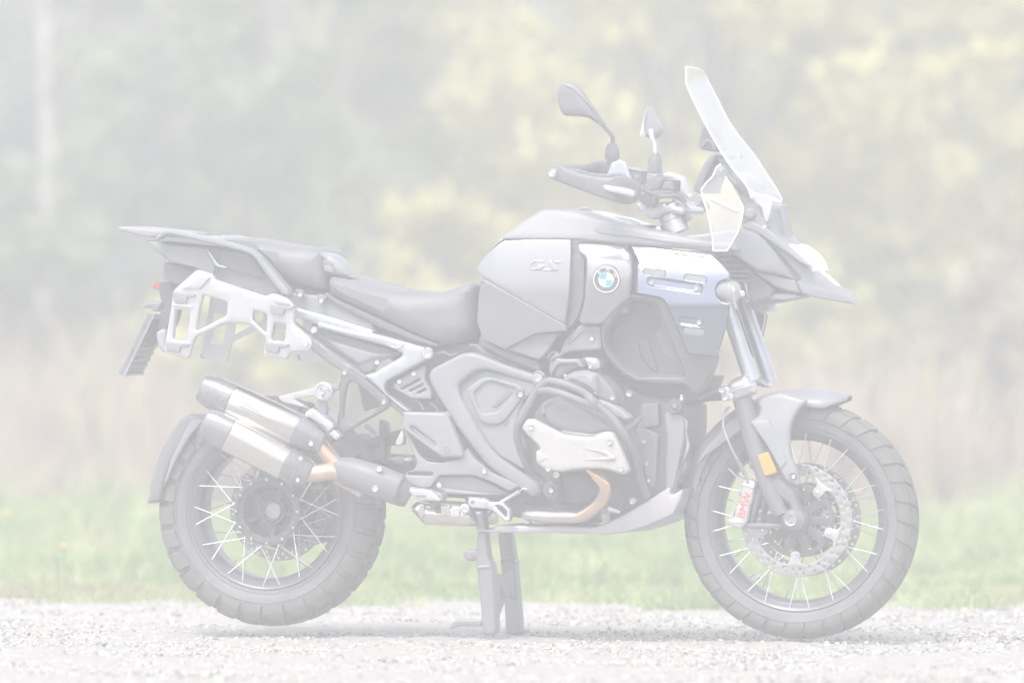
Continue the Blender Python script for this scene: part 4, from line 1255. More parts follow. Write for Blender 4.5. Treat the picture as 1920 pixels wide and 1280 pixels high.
# ------------------------------------------------------------------ mid side covers
panel('vent_panel', Z4(582, 502, 830, 356, 846, 402, 838, 470, 900, 585, 892, 635, 730, 630, 585, 545), 0.155, 'plastic_grey', th=0.03, r=0.006, rc=6, holes=[Z4(640, 548, 800, 466, 800, 482, 660, 554), Z4(705, 566, 820, 508, 822, 524, 720, 572), Z4(768, 585, 846, 544, 848, 560, 790, 590)], step=4)
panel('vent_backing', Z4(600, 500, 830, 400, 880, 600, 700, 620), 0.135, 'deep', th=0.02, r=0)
bolts(Z4, (636, 488, 752, 426), 0.157, 5.0)
panel('vent_shadow_frame', Z4(515, 500, 845, 320, 885, 395, 870, 430, 960, 640, 1000, 735, 720, 730, 520, 575), 0.12, 'deep', th=0.04, r=0.004)  # dark sheet in place of the shade around the vents
# inner cover with its hexagonal recess
panel('side_cover', Z4(1108, 522, 1148, 478, 1248, 406, 1315, 396, 1440, 425, 1745, 500, 1720, 560, 1625, 640, 1570, 780, 1590, 900, 1640, 1010, 1640, 1200, 1440, 1088, 1340, 985, 1115, 602), lin((860, 720, .175), (980, 720, .19), (960, 880, .195)), 'plastic_grey', th=0.05, r=0.006, rc=8)
panel('side_cover_rim', Z4(1165, 545, 1290, 462, 1380, 455, 1600, 520, 1640, 560, 1610, 640, 1480, 805, 1420, 842, 1320, 830, 1275, 800), 0.197, 'plastic_grey', th=0.02, r=0.006, rc=12, holes=[Z4(1228, 582, 1325, 492, 1385, 488, 1560, 545, 1566, 592, 1415, 735, 1300, 742, 1262, 700)])
panel('side_recess', Z4(1225, 580, 1325, 490, 1385, 486, 1562, 545, 1568, 592, 1415, 738, 1300, 745, 1260, 700), 0.187, 'plastic_grey', th=0.01, r=0)
panel('recess_slot', Z4(1368, 690, 1500, 556, 1542, 560, 1545, 588, 1412, 702), 0.190, 'plastic', th=0.01, r=0.003, rc=5)
bolts(Z4, (1605, 598,), 0.205, 5.2); 
lathe('cover_boss', [(.0, .004), (.007, .004), (.009, .0), (.012, .002), (.014, -.004)], P(*Z4(1598, 590)[0], 0.198), (0, -1, 0), 'plastic', seg=20)
panel('under_cover_shadow', Z4(1450, 860, 1600, 660, 1640, 640, 1600, 860, 1560, 880), 0.19, 'deep', th=0.04, r=0.004)  # dark sheet in place of the shade under the side cover
# long swooping frame cover
panel('frame_cover', Z4(864, 432, 895, 386, 1130, 266, 1200, 257, 1275, 273, 1500, 358, 1700, 428, 1745, 440, 1745, 500, 1690, 508, 1440, 425, 1315, 396, 1248, 406, 1148, 478, 1104, 522, 1116, 602, 1335, 985, 1425, 1086, 1575, 1190, 1760, 1318, 1778, 1370, 1700, 1420, 1570, 1330, 1340, 1168, 1110, 880, 965, 655, 878, 505), lambda x, y: np.interp(x, [800, 880, 1010], [.185, .205, .20]), 'plastic_grey', th=0.06, r=0.012, rc=12, step=5)
lathe('frame_bolt', [(0, .004), (.006, .004), (.008, .007), (.0125, .007), (.015, .0), (.02, -.004), (.02, -.012)], P(*Z4(1745, 460)[0], 0.212), (0, -1, 0), 'steel', seg=20)
lathe('pivot_cover', [(0, .010), (.004, .010), (.008, .012), (.0095, .006), (.018, .006), (.025, .0), (.027, -.012)], P(*Z5(1068, 315)[0], 0.205), (0, -1, 0), 'plastic', seg=24)
bolts(Z5, (1068, 316,), 0.217, 6.0, 'steel')
# foot peg carrier and heel guard
panel('gap_backing', Z4(700, 860, 1000, 760, 1120, 900, 1330, 1160, 1200, 1190, 900, 1140, 800, 1080), 0.14, 'deep', th=0.05, r=0.004)  # added dark sheet that closes the see-through gap behind the heel guard
panel('peg_carrier', [*Z4(668, 880, 705, 900, 745, 985, 800, 1090, 860, 1132, 960, 1140, 1000, 1130), *Z5(530, 125, 560, 60, 610, 130, 640, 150, 700, 205, 885, 288, 815, 322, 700, 262, 600, 226, 395, 226, 340, 300, 300, 305, 215, 280, 175, 240, 205, 205, 245, 190, 262, 150, 225, 60)], 0.20, 'plastic_grey', th=0.03, r=0.005, rc=5, holes=[Z5(212, 205, 362, 208, 350, 230, 200, 224)], step=4)
panel('slot_backing', Z5(195, 198, 370, 202, 360, 236, 195, 232), 0.184, 'plastic', th=0.01, r=0)
panel('heel_guard', Z4(662, 738, 680, 730, 1000, 742, 1040, 810, 1150, 1075, 1140, 1096, 970, 1096, 850, 1010, 664, 872), 0.218, 'plastic_grey', th=0.03, r=0.008, rc=6, holes=[Z4(722, 850, 740, 846, 925, 990, 920, 1015, 890, 1012, 722, 872)])
panel('guard_slot', Z4(715, 845, 930, 985, 925, 1020, 885, 1018), 0.210, 'plastic_grey', th=0.01, r=0)
lathe('guard_bolt_recess', [(0, -.004), (.007, -.004), (.009, .0015), (.010, .0), (.010, -.006)], P(*Z4(1015, 1040)[0], 0.2185), (0, -1, 0), 'plastic', seg=20)
panel('lower_cover', Z5(395, 232, 600, 230, 715, 282, 840, 345, 760, 345, 480, 325, 415, 318, 345, 262), 0.185, 'plastic', th=0.03, r=0.006, rc=5)
panel('lower_cover_lip', Z5(350, 290, 480, 312, 760, 340, 640, 345, 430, 335), 0.188, 'plastic_grey', th=0.02, r=0.004)
bolts(Z5, (667, 202, 396, 284), 0.204, 5.2)
panel('brake_pipe_cover', A1(890, 640, 950, 515, 975, 560, 960, 650, 905, 665), 0.17, 'alu_cast', th=0.01, r=0.003)
panel('brake_fluid_cup', A1(960, 790, 1000, 770, 1040, 800, 1020, 812, 975, 810), 0.15, 'alu', th=0.03, r=0.006)
panel('rear_master_cylinder', A1(810, 780, 960, 750, 1060, 800, 1090, 850, 900, 850), 0.14, 'deep', th=0.06, r=0.01)
# rider peg, brake pedal, springs
rp = panel('rider_peg', A3(195, 300, 205, 255, 420, 272, 530, 300, 640, 420, 620, 440, 290, 412), 0.27, 'alu', th=0.06, r=0.004, rc=3)
for k in range(9):
    x = 205 + k * 36; y = 262 + k * 5
    panel('peg_tooth', A3(x, y, x + 6, y - 22, x + 18, y - 22, x + 24, y + 2), 0.272, 'alu', parent=rp, th=0.05, r=0.001, rc=1)
panel('peg_window', A3(265, 345, 420, 335, 450, 380, 310, 385), 0.273, 'dark_frame', parent=rp, th=0.01, r=0.002)
panel('peg_hinge', A3(540, 330, 620, 300, 680, 360, 650, 430), 0.25, 'dark_frame', th=0.05, r=0.006)
panel('peg_mount', A3(440, 440, 540, 530, 600, 440, 640, 440, 500, 420), 0.22, 'plastic', th=0.04, r=0.004)
bp_ = panel('brake_pedal', A3(1010, 420, 1040, 390, 1220, 400, 1290, 420, 1320, 450, 1480, 448, 1600, 552, 1590, 720, 1510, 720, 1500, 690, 1340, 560, 1290, 545, 1060, 530, 1010, 480), 0.24, 'alu', th=0.03, r=0.005, rc=4, holes=[A3(1385, 495, 1465, 495, 1555, 575, 1545, 668)], step=4)
for k in range(8):
    x = 1015 + k * 35
    panel('pedal_tooth', A3(x, 398 + k * 2, x + 6, 376 + k * 2, x + 18, 376 + k * 2, x + 24, 400 + k * 2), 0.24, 'alu', parent=bp_, th=0.03, r=0.001, rc=1)
lathe('pedal_hole', [(0, -.002), (.003, -.002), (.0045, .0015), (.006, .0)], P(*A3(1080, 447)[0], 0.2405), (0, -1, 0), 'dark_frame', bp_, seg=14)
for k in range(4):
    panel('pedal_rib', A3(1245, 430 + k * 30, 1290, 436 + k * 30, 1290, 446 + k * 30, 1245, 440 + k * 30), 0.2425, 'dark_frame', parent=bp_, th=0.004, r=0.001, rc=0)
lathe('stand_pivot', [(0, .008), (.006, .008), (.008, .012), (.014, .011), (.016, .004), (.0125, -.02)], P(*A3(980, 540)[0], 0.22), (0, -1, 0), 'steel', seg=22)
def spring(a, b, s, rpx, turns, name='stand_spring'):
    p, q = P(*a, s), P(*b, s)
    d = (q - p).normalized(); u = d.orthogonal().normalized(); w = d.cross(u)
    n = turns * 8
    pts = [p + (q - p) * (i / n) + (u * math.cos(2 * PI * i / 8) + w * math.sin(2 * PI * i / 8)) * rpx / S for i in range(n + 1)]
    link(name, tube_mesh(name, pts, 0.0016, sm=False, seg=5), M['steel'], BIKE)
spring(zc(A3, 1470, 455), zc(A3, 1735, 300), 0.215, 3.6, 22)
spring(zc(A3, 1290, 430), zc(A3, 1460, 365), 0.12, 3.6, 16)
tube('spring_hook', with_s(A3(1735, 300, 1775, 262, 1822, 270), 0.215), .002, 'steel', seg=6)
spring(zc(A3, 1270, 610), zc(A3, 1350, 540), 0.12, 3.2, 8)

# ------------------------------------------------------------------ engine, right cylinder, header
panel('intake_elbow', Z6(290, 240, 300, 170, 345, 120, 480, 110, 520, 160, 470, 180, 400, 200, 350, 250), 0.24, 'plastic', th=0.10, r=0.02, rc=12)
panel('intake_elbow_top', A4(420, 240, 520, 265, 740, 255, 800, 330, 820, 400, 780, 390, 730, 330, 450, 345, 380, 440, 340, 540, 330, 480), 0.25, 'plastic_grey', th=0.02, r=0.006, rc=6)
panel('throttle_body', A4(470, 580, 560, 500, 640, 450, 800, 425, 900, 450, 1030, 490, 1030, 830, 930, 790, 870, 720, 700, 640, 560, 600), lin((1060, 700, .28), (1110, 700, .30), (1100, 740, .30)), 'plastic_grey', th=0.12, r=0.03, rc=12)
panel('throttle_cover', A4(1036, 490, 1180, 600, 1300, 760, 1340, 960, 1200, 910, 1040, 860), 0.28, 'plastic', th=0.10, r=0.012, rc=8)
panel('throttle_cover_lip', A4(1040, 860, 1190, 905, 1370, 1000, 1540, 1140, 1470, 1200, 1300, 1120, 1160, 1000, 1050, 950), 0.30, 'plastic_grey', th=0.05, r=0.008)
panel('injector', A4(810, 240, 860, 230, 1040, 245, 1080, 300, 1070, 420, 940, 430, 890, 390, 860, 300), 0.26, 'steel', th=0.05, r=0.010, rc=6)
panel('injector_clip', A4(915, 285, 1020, 300, 1035, 265, 1040, 320, 915, 300), 0.265, 'chrome', th=0.01, r=0.002)
lathe('bolt', [(0, .004), (.003, .004), (.005, .0), (.005, -.005)], P(*A4(930, 390)[0], 0.267), (0, -1, 0), 'chrome', seg=10)
bolts(A4, (1268, 845), 0.285, 4.5); bolts(A4, (560, 508), 0.30, 3.0)
bolts(Z6, (797, 335, 325, 862, 820, 1033), 0.17, 8.0, 'steel')
panel('cylinder_head', Z6(160, 480, 230, 380, 350, 352, 480, 420, 620, 492, 700, 560, 760, 640, 800, 780, 780, 850, 640, 830, 350, 850, 240, 830, 190, 780, 170, 620), 0.34, 'plastic', th=0.22, r=0.03, rc=14)
panel('cylinder_head_cover', Z6(235, 430, 300, 375, 360, 368, 620, 500, 735, 600, 700, 610, 640, 585, 550, 618, 370, 602, 250, 535), 0.375, 'plastic', th=0.08, r=0.02, rc=12)
panel('head_cover_crest', Z6(345, 575, 560, 600, 640, 580, 600, 610, 540, 625, 380, 605), 0.385, 'plastic_grey', th=0.03, r=0.006, rc=6)
panel('head_stud', Z6(215, 450, 240, 400, 262, 440, 255, 470, 225, 490), 0.36, 'plastic_grey', th=0.04, r=0.010)
cg = panel('cylinder_guard', Z6(90, 560, 128, 502, 168, 500, 366, 602, 552, 620, 640, 580, 692, 592, 740, 700, 790, 832, 778, 855, 742, 862, 650, 828, 520, 824, 430, 830, 350, 846, 250, 832, 188, 785, 186, 710, 212, 702, 200, 670, 130, 605), lambda x, y: 0.405 + 0.012 * np.sin((x - 975) / 200 * PI), 'cover', th=0.03, r=0.008, rc=8, step=4)
panel('guard_groove', Z6(475, 690, 640, 705, 700, 740, 705, 760, 640, 770, 480, 768, 600, 755, 660, 745, 620, 722), 0.4185, 'cover', parent=cg, th=0.006, r=0.002, rc=4)
panel('guard_rise', Z6(190, 715, 270, 740, 275, 760, 195, 785), 0.415, 'cover', parent=cg, th=0.006, r=0.003, rc=4)
bolts(Z6, (158, 556, 668, 650, 740, 825, 270, 824), lambda x, y: 0.407 + 0.012 * math.sin((x - 975) / 200 * PI), 6.0, 'steel', cg)
tube('crash_bar', with_s(Z6(905, 1000, 870, 890, 820, 720, 750, 590, 690, 500, 600, 420, 520, 345, 430, 295, 320, 262, 255, 262, 195, 320, 110, 470, 65, 570, 85, 690, 150, 830, 225, 890), [.20, .26, .34, .385, .39, .39, .39, .39, .385, .38, .375, .37, .36, .33, .26, .20]), 0.0115, 'plastic')
tube('crash_bar', with_s(Z6(215, 320, 270, 318, 350, 335, 480, 385, 590, 432), [.38, .40, .41, .41, .395]), 0.0105, 'plastic')
tube('crash_bar', with_s(Z6(520, 345, 555, 385, 570, 430), [.395, .41, .40]), 0.0115, 'plastic')
tube('crash_bar_stay', with_s(Z6(760, 580, 820, 540, 875, 490), [.37, .28, .18]), 0.007, 'plastic')
tube('header_pipe', with_s(Z6(520, 790, 590, 870, 640, 950, 605, 1040, 530, 1105, 470, 1135), [.30, .31, .30, .28, .26, .25]), 0.0185, 'header', label='heat tinted exhaust header')
tube('front_pipe', with_s(Z6(490, 1132, 380, 1136, 240, 1132, 130, 1122, 100, 1112), [.25, .24, .22, .20, .19]), [.0186, .019, .019, .015, .007], 'pipe_steel')
tube('oxygen_sensor', with_s(Z6(650, 1080, 730, 1105), [.25, .23]), [.010, .006], 'steel', sm=False)
tube('sensor_boss', with_s(Z6(640, 1100, 640, 1150), [.24, .2]), .013, 'alu_cast', sm=False)
panel('clutch_cover', Z6(330, 850, 470, 830, 560, 890, 600, 960, 560, 1030, 440, 1070, 330, 1040, 340, 950), 0.165, 'black', th=0.06, r=0.02, rc=12)
panel('oil_pan', Z6(90, 1040, 440, 1060, 640, 1060, 760, 1090, 620, 1170, 330, 1185, 100, 1160), 0.15, 'deep', th=0.30, r=0.02, back=True)
panel('exhaust_clamp', Z6(95, 1160, 125, 1150, 160, 1175, 120, 1190), 0.18, 'alu', th=0.02, r=0.004)
# skid plate: a pan under the engine
panel('skid_plate', Z5(590, 552, 712, 552, 735, 524, 900, 528, 1330, 535, 1400, 508, 1500, 460, 1640, 380, 1778, 292, 1784, 340, 1800, 340, 1862, 302, 1840, 380, 1795, 462, 1660, 520, 1500, 572, 1400, 580, 1060, 572, 700, 570, 600, 560), lambda x, y: np.interp(x, [880, 930, 1130, 1270], [.17, .185, .19, .16]), 'skid', th=0.36, r=0.006, rc=6, step=4)
panel('skid_far_edge', A5(400, 1110, 440, 1090, 495, 1050, 470, 1150, 420, 1190), -0.1, 'skid', th=0.01, r=0.002)
# front lower shrouds by the radiator
panel('lower_shroud', Z6(1020, 470, 1060, 440, 1140, 480, 1150, 560, 1145, 650, 1110, 800, 1080, 960, 1030, 975, 1028, 800, 1040, 640), 0.155, 'plastic_grey', th=0.02, r=0.006, rc=8)
panel('shroud_edge', A5(480, 400, 500, 395, 540, 450, 525, 540, 555, 680, 480, 840, 440, 980, 410, 1100, 390, 1090, 440, 940, 500, 760, 520, 640, 500, 520), 0.13, 'alu_cast', th=0.012, r=0.004, rc=5)
panel('inner_shroud', Z6(830, 570, 890, 560, 985, 600, 960, 930, 930, 960, 880, 800), 0.155, 'plastic', th=0.02, r=0.006, rc=6)
bolts(Z6, (888, 650, 908, 792, 922, 902), 0.158, 4.0)
panel('frame_gusset', Z6(870, 400, 985, 400, 985, 545, 890, 560, 850, 570), 0.15, 'plastic', th=0.02, r=0.004)
lathe('horn', [(0, .012), (.006, .012), (.010, .006), (.020, .006), (.023, -.002), (.023, -.03)], P(*A5(420, 302)[0], 0.165), (0, -1, 0), 'deep', seg=22)
lathe('horn_nut', [(0, .004), (.005, .004), (.007, .0), (.007, -.004)], P(*A5(420, 302)[0], 0.179), (0, -1, 0), 'plastic_grey', seg=14)
panel('frame_nose', [(1110, 715), (1180, 700), (1330, 705), (1318, 742), (1285, 758), (1270, 775), (1180, 770), (1120, 745)], 0.10, 'deep', th=0.2, r=0.008, back=True)
panel('adjuster_screw', A5(470, 195, 488, 195, 498, 255, 460, 255), 0.17, 'chrome', th=0.012, r=0.003)
panel('lower_fork_arm', A5(520, 240, 620, 180, 740, 150, 830, 150, 840, 240, 720, 260, 620, 260, 540, 290), 0.08, 'deep', th=0.16, r=0.012, rc=6, back=True)
tube('arm_hose', with_s(A5(640, 230, 720, 190, 800, 160, 850, 150), .10), .008, 'plastic')

# ------------------------------------------------------------------ centre stand
cs = panel('centre_stand', Z5(560, 440, 655, 440, 662, 480, 690, 720, 716, 770, 737, 1148, 722, 1180, 690, 1188, 655, 1180, 640, 1000, 622, 790, 610, 760, 614, 670, 622, 560, 605, 510, 570, 500, 545, 518, 522, 512, 520, 490, 555, 478), 0.165, 'dark_frame', th=0.05, r=0.009, rc=8)
panel('stand_collar', Z5(612, 765, 700, 760, 704, 785, 616, 792), 0.170, 'dark_frame', parent=cs, th=0.06, r=0.006)
panel('stand_boss', Z5(536, 690, 560, 672, 660, 672, 655, 740, 560, 738, 540, 715), 0.16, 'dark_frame', parent=cs, th=0.05, r=0.006)
panel('boss_window', Z5(585, 690, 640, 692, 640, 722, 590, 725), 0.163, 'plastic', parent=cs, th=0.01, r=0.003)
panel('stand_foot_tang', Z5(450, 1142, 470, 1110, 505, 1088, 650, 1092, 652, 1132, 520, 1130, 462, 1148), 0.15, 'dark_frame', parent=cs, th=0.02, r=0.005)
panel('stand_leg', Z5(742, 560, 818, 560, 846, 745, 866, 960, 882, 1150, 920, 1152, 895, 1186, 790, 1180, 786, 980, 762, 745), -0.12, 'dark_frame', parent=cs, th=0.05, r=0.009, rc=8)
panel('stand_leg_collar', Z5(758, 735, 848, 735, 852, 752, 760, 755), -0.115, 'dark_frame', parent=cs, th=0.06, r=0.005)
panel('stand_plate', Z5(695, 720, 735, 810, 770, 822, 838, 798, 856, 960, 805, 962, 775, 1010, 738, 1110, 712, 1000), lin((920, 1050, .12), (960, 1080, -.10), (940, 1130, .02)), 'dark_frame', parent=cs, th=0.008, r=0.002, rc=3)
panel('stand_rib', Z5(762, 880, 800, 960, 775, 965, 765, 940), 0.06, 'plastic', parent=cs, th=0.006, r=0.001, rc=1)
panel('stand_rib', Z5(805, 900, 845, 962, 818, 962), 0.0, 'plastic', parent=cs, th=0.006, r=0.001, rc=1)
panel('stand_arch', Z5(785, 1000, 800, 970, 840, 962, 862, 985, 870, 1060, 880, 1160, 850, 1180, 795, 1180), -0.09, 'dark_frame', parent=cs, th=0.02, r=0.006, rc=10)
# ------------------------------------------------------------------ tank
panel('fuel_tank', [*Z3(965, 470, 985, 370, 1060, 275, 1105, 215, 1230, 115, 1345, 42), (1100, 396), (1190, 425), (1215, 445), (1200, 480), (1180, 590), (1125, 605), (1080, 615), *Z3(1480, 742, 1310, 755, 1130, 840, 990, 770, 970, 600)], 0.205, 'paint', th=0.41, r=0.05, rc=8, back=True)
CR0, CR1 = Z3(1000, 432)[0], Z3(1482, 706)[0]
def tank_s(x, y):
    # the flank leans back at the top, and an added diagonal fold shapes a mirrored treeline into it
    x = np.asarray(x, float); y = np.asarray(y, float)
    n = np.array([-(CR1[1] - CR0[1]), CR1[0] - CR0[0]]); n = n / np.hypot(*n)
    d = (x - CR0[0]) * n[0] + (y - CR0[1]) * n[1]
    up = np.clip(545 - y, 0, 120)
    base = 0.254 - 0.0000020 * up ** 2 - 0.00005 * up - 0.00030 * np.clip(925 - x, 0, 60)
    return base - 0.00017 * np.clip(d, 0, 300) - 0.0000009 * np.clip(d, 0, 300) ** 2
panel('tank_panel', Z3(968, 385, 1000, 335, 1065, 270, 1122, 222, 1300, 214, 1520, 218, 1518, 300, 1508, 520, 1484, 706, 1000, 432), tank_s, 'paint', th=0.06, r=0.002, rc=5, step=4, grid=7, sharp=30, label='gloss grey tank side panel')
panel('tank_lower_panel', Z3(1001, 434, 1483, 708, 1497, 742, 1400, 750, 1310, 756, 1225, 800, 1135, 850, 1010, 790, 972, 690, 985, 520, 1006, 470), tank_s, 'paint', th=0.06, r=0.002, rc=5, step=4, grid=7, sharp=30)  # starts at the added fold; its tilt imitates a dark reflection
panel('tank_inlet', Z3(1512, 308, 1560, 300, 1598, 318, 1592, 560, 1560, 660, 1500, 742, 1490, 690, 1508, 520), 0.222, 'plastic', th=0.03, r=0.004, rc=6)
tp = panel('tank_front_panel', Z3(1545, 222, 1700, 228, 1820, 244, 1868, 300, 1874, 420, 1860, 545, 1780, 615, 1696, 705, 1580, 704, 1560, 690, 1590, 580, 1604, 400, 1600, 312, 1560, 290), lambda x, y: 0.256 - 0.0000075 * np.clip(525 - y, 0, 90) ** 2 - 0.0000012 * np.clip(y - 540, 0, 100) ** 2, 'paint', th=0.06, r=0.010, rc=10, step=4, grid=8, sharp=20)
ts = 0.256
# round badge
bc = B3(660, 630)[0]
def disc_px(name, r0, r1, s, m, parent, a0=0, a1=360, th=0.002, ctr=bc):
    n = max(6, int(40 * (a1 - a0) / 360))
    ang = [rad(a0 + (a1 - a0) * k / n) for k in range(n + (0 if a1 - a0 >= 360 else 1))]
    out = [(ctr[0] + r1 * math.cos(t), ctr[1] - r1 * math.sin(t)) for t in ang]
    if a1 - a0 >= 360:
        hs = [[(ctr[0] + r0 * math.cos(t), ctr[1] - r0 * math.sin(t)) for t in ang]] if r0 > 0 else []
    else:
        out = out + ([ctr] if r0 <= 0 else []); hs = []
    return panel(name, out, s, m, parent=parent, th=th, r=0, rc=0, holes=hs, step=3, grid=8)
lathe('badge_collar', [(.0365, 0.001), (.0375, .004), (.041, .003), (.044, -.004)], P(*bc, 0.256), (0, -1, 0), 'paint', tp, seg=48)
badge = disc_px('badge', 0, 24.0, 0.2605, 'deep', tp, th=0.006)
disc_px('badge_ring', 22.6, 24.2, 0.2612, 'white', badge)
disc_px('badge_ring', 13.5, 14.4, 0.2612, 'white', badge)
for a, mm in ((-6, 'white'), (84, 'blue'), (174, 'white'), (264, 'blue')):
    disc_px('badge_quarter', 0, 13.6, 0.2611, mm, badge, a, a + 90)
for ch, a in (('B', 134), ('M', 80), ('W', 27)):
    t = rad(a)
    letter('badge_letter', ch, bc[0] + 18.3 * math.cos(t), bc[1] - 18.3 * math.sin(t), 0.2612, 9.5, 'white', badge, ang=t - PI / 2, sx=1.05)
# raised tank lettering, drawn as its strokes
gl = [(520, 235, 770, 235, 770, 262, 545, 265, 470, 330, 455, 390, 480, 430, 540, 425, 590, 372, 650, 342, 780, 345, 770, 375, 690, 470, 560, 470, 450, 472, 400, 440, 395, 380, 440, 290),
      (880, 240, 960, 240, 1095, 430, 1095, 495, 735, 480, 755, 432, 920, 440, 935, 400, 870, 290),
      (1010, 245, 1175, 245, 1165, 285, 1140, 300, 1030, 298)]
for q in gl:
    panel('tank_letter', B4(*q), lambda x, y: tank_s(x, y) + 0.0035, 'paint', th=0.006, r=0.0016, rc=1.2, step=2, grid=5)
# top cover that runs from the seat to the beak
panel('tank_top_cover', [*Z3(1042, 285, 1105, 208, 1228, 112, 1345, 40, 1420, 36, 1560, 48, 1640, 78), (1190, 424), (1230, 432), (1330, 452), (1372, 455), (1385, 470), (1340, 474), (1290, 467), *Z3(1820, 244, 1560, 214, 1122, 214, 1065, 265)], lambda x, y: 0.228 - 0.0006 * np.clip(452 - y, 0, 60), 'plastic_grey', th=0.08, r=0.010, rc=6, step=4, grid=9)
panel('tank_top_band', [*Z3(1640, 150, 1800, 165, 1920, 185), (1300, 452), (1372, 458), (1372, 468), (1290, 462), (1200, 446), *Z3(1800, 195, 1680, 178)], lambda x, y: 0.232 - 0.0006 * np.clip(452 - y, 0, 60), 'plastic_grey', th=0.02, r=0.004, rc=4)
panel('tank_ridge', Z3(1340, 40, 1420, 30, 1540, 38, 1640, 74, 1900, 150, 1890, 170, 1640, 100, 1520, 62, 1350, 55), 0.155, 'plastic', th=0.31, r=0.012, back=True)
panel('filler_hump', Z3(1560, 60, 1700, 66, 1810, 86, 1900, 125, 1900, 150, 1640, 84), 0.10, 'paint', th=0.20, r=0.02, back=True)
panel('filler_flap', A2(170, 1010, 200, 950, 345, 962, 280, 1042, 230, 1045), 0.12, 'plastic', th=0.08, r=0.004)
tube('strap_loop', with_s(Z3(1560, 58, 1580, 36, 1625, 36, 1640, 78), .13), .004, 'plastic_grey', k=3, seg=8)
panel('tank_bottom_trim', Z3(1142, 852, 1285, 760, 1320, 752, 1452, 758, 1375, 872, 1340, 905, 1318, 908), 0.215, 'plastic_grey', th=0.04, r=0.006, rc=5)
panel('tank_bottom_edge', Z3(1000, 780, 1140, 852, 1320, 912, 1350, 960, 1330, 980, 1120, 900, 1000, 830), 0.19, 'plastic', th=0.05, r=0.008)
panel('tank_bracket', [*Z3(1450, 880, 1480, 800, 1572, 706, 1696, 712, 1692, 800, 1692, 850, 1500, 868, 1440, 905, 1385, 915, 1440, 860)], 0.21, 'plastic_grey', th=0.05, r=0.008, rc=6)
panel('tank_bracket_top', Z3(1560, 715, 1690, 718, 1690, 748, 1580, 752, 1500, 830, 1520, 780), 0.216, 'plastic_grey', th=0.02, r=0.004)
bolts(Z3, (1640, 788,), 0.213, 5.0); bolts(Z3, (1205, 168,), 0.212, 4.0)
panel('hose_cover', Z3(1395, 910, 1425, 868, 1450, 890, 1435, 920, 1430, 1000, 1395, 1010, 1385, 960), 0.20, 'plastic_grey', th=0.05, r=0.012)

# ------------------------------------------------------------------ radiator shroud and bright guard panel
def guard_s(x, y):
    x = np.asarray(x, float); y = np.asarray(y, float)
    s = np.interp(y, [455, 505, 516, 526, 568, 574, 582, 670], [0.2130, 0.2560, 0.2615, 0.2640, 0.2700, 0.2703, 0.2693, 0.2510])
    # rear margin turns in to meet the tank
    xr = 1080 + np.interp(y, [430 + 104 / 3.88, 430 + 240 / 3.88, 430 + 460 / 3.88], [395, 455, 440]) / 3.88
    s = s - 0.0030 * np.clip(xr - x, 0, 30) * (y < 552)
    return s
panel('radiator_shroud', Z9(172, 700, 250, 610, 362, 480, 405, 462, 560, 478, 640, 500, 700, 560, 760, 720, 830, 900, 1010, 905, 1018, 925, 970, 1080, 900, 1185, 862, 1190, 842, 1180, 800, 1132, 430, 1112, 280, 1005, 212, 915, 182, 830), lambda x, y: np.interp(y, [545, 600, 660, 735], [.236, .232, .205, .165]) + 0 * x, 'plastic', th=0.05, r=0.010, rc=8, holes=[Z9(212, 722, 362, 522, 405, 500, 550, 518, 585, 545, 640, 690, 792, 1052, 782, 1076, 445, 1074, 330, 1000, 240, 895, 204, 805)], step=4, grid=9)
panel('shroud_inner_lip', Z9(208, 722, 362, 518, 405, 496, 555, 514, 590, 542, 645, 690, 797, 1055, 785, 1082, 442, 1080, 326, 1004, 236, 898, 200, 805), lambda x, y: np.interp(y, [545, 600, 660, 735], [.205, .20, .18, .15]) + 0 * x, 'plastic', th=0.05, r=0.002, holes=[Z9(228, 726, 372, 535, 408, 516, 545, 532, 572, 556, 625, 690, 770, 1040, 765, 1058, 455, 1056, 345, 985, 258, 890, 222, 805)])
GO = Z9(350, 104, 700, 150, 984, 186, 1050, 250, 1108, 312, 1122, 345, 1100, 360, 1062, 364, 1025, 395, 1008, 445, 1022, 495, 1060, 528, 1112, 546, 1104, 620, 1082, 720, 1058, 800, 1022, 920, 820, 902, 740, 720, 664, 542, 640, 508, 610, 490, 500, 472, 400, 458, 412, 350, 418, 240, 395, 180)
def slot(x0, y0, x1, y1, h):
    a = np.array([x0, y0], float); b = np.array([x1, y1], float); d = (b - a) / np.linalg.norm(b - a); n = np.array([-d[1], d[0]])
    out = []
    for k in range(9):
        t = PI / 2 + PI * k / 8; out.append(tuple(a + (d * math.cos(t) + n * math.sin(t)) * h))
    for k in range(9):
        t = -PI / 2 + PI * k / 8; out.append(tuple(b + (d * math.cos(t) + n * math.sin(t)) * h))
    return [p for q in out for p in q]
SL = [slot(510, 306, 630, 320, 24), slot(808, 348, 930, 364, 23), slot(796, 730, 920, 746, 22), slot(724, 182, 802, 192, 8), slot(848, 198, 928, 206, 8)]
PR = [slot(548, 380, 890, 428, 36), slot(772, 662, 896, 678, 32)]
gp = panel('guard_panel', GO, guard_s, 'guard', th=0.004, r=0.0016, rc=3, holes=[Z9(*q) for q in SL + PR], step=3, grid=6, sharp=9, label='bright blue silver radiator guard panel, crisper than the rest of the machine')
_gc = np.mean(np.array(GO), 0)
GE = [tuple(_gc + (np.array(p) - _gc) * (1 + 2.0 / np.linalg.norm(np.array(p) - _gc))) for p in GO]
panel('guard_edge', GE, lambda x, y: guard_s(x, y) - 0.0042, 'guard_dark', parent=gp, th=0.004, r=0, rc=3, holes=[Z9(*q) for q in PR], step=4, grid=8, sharp=9)
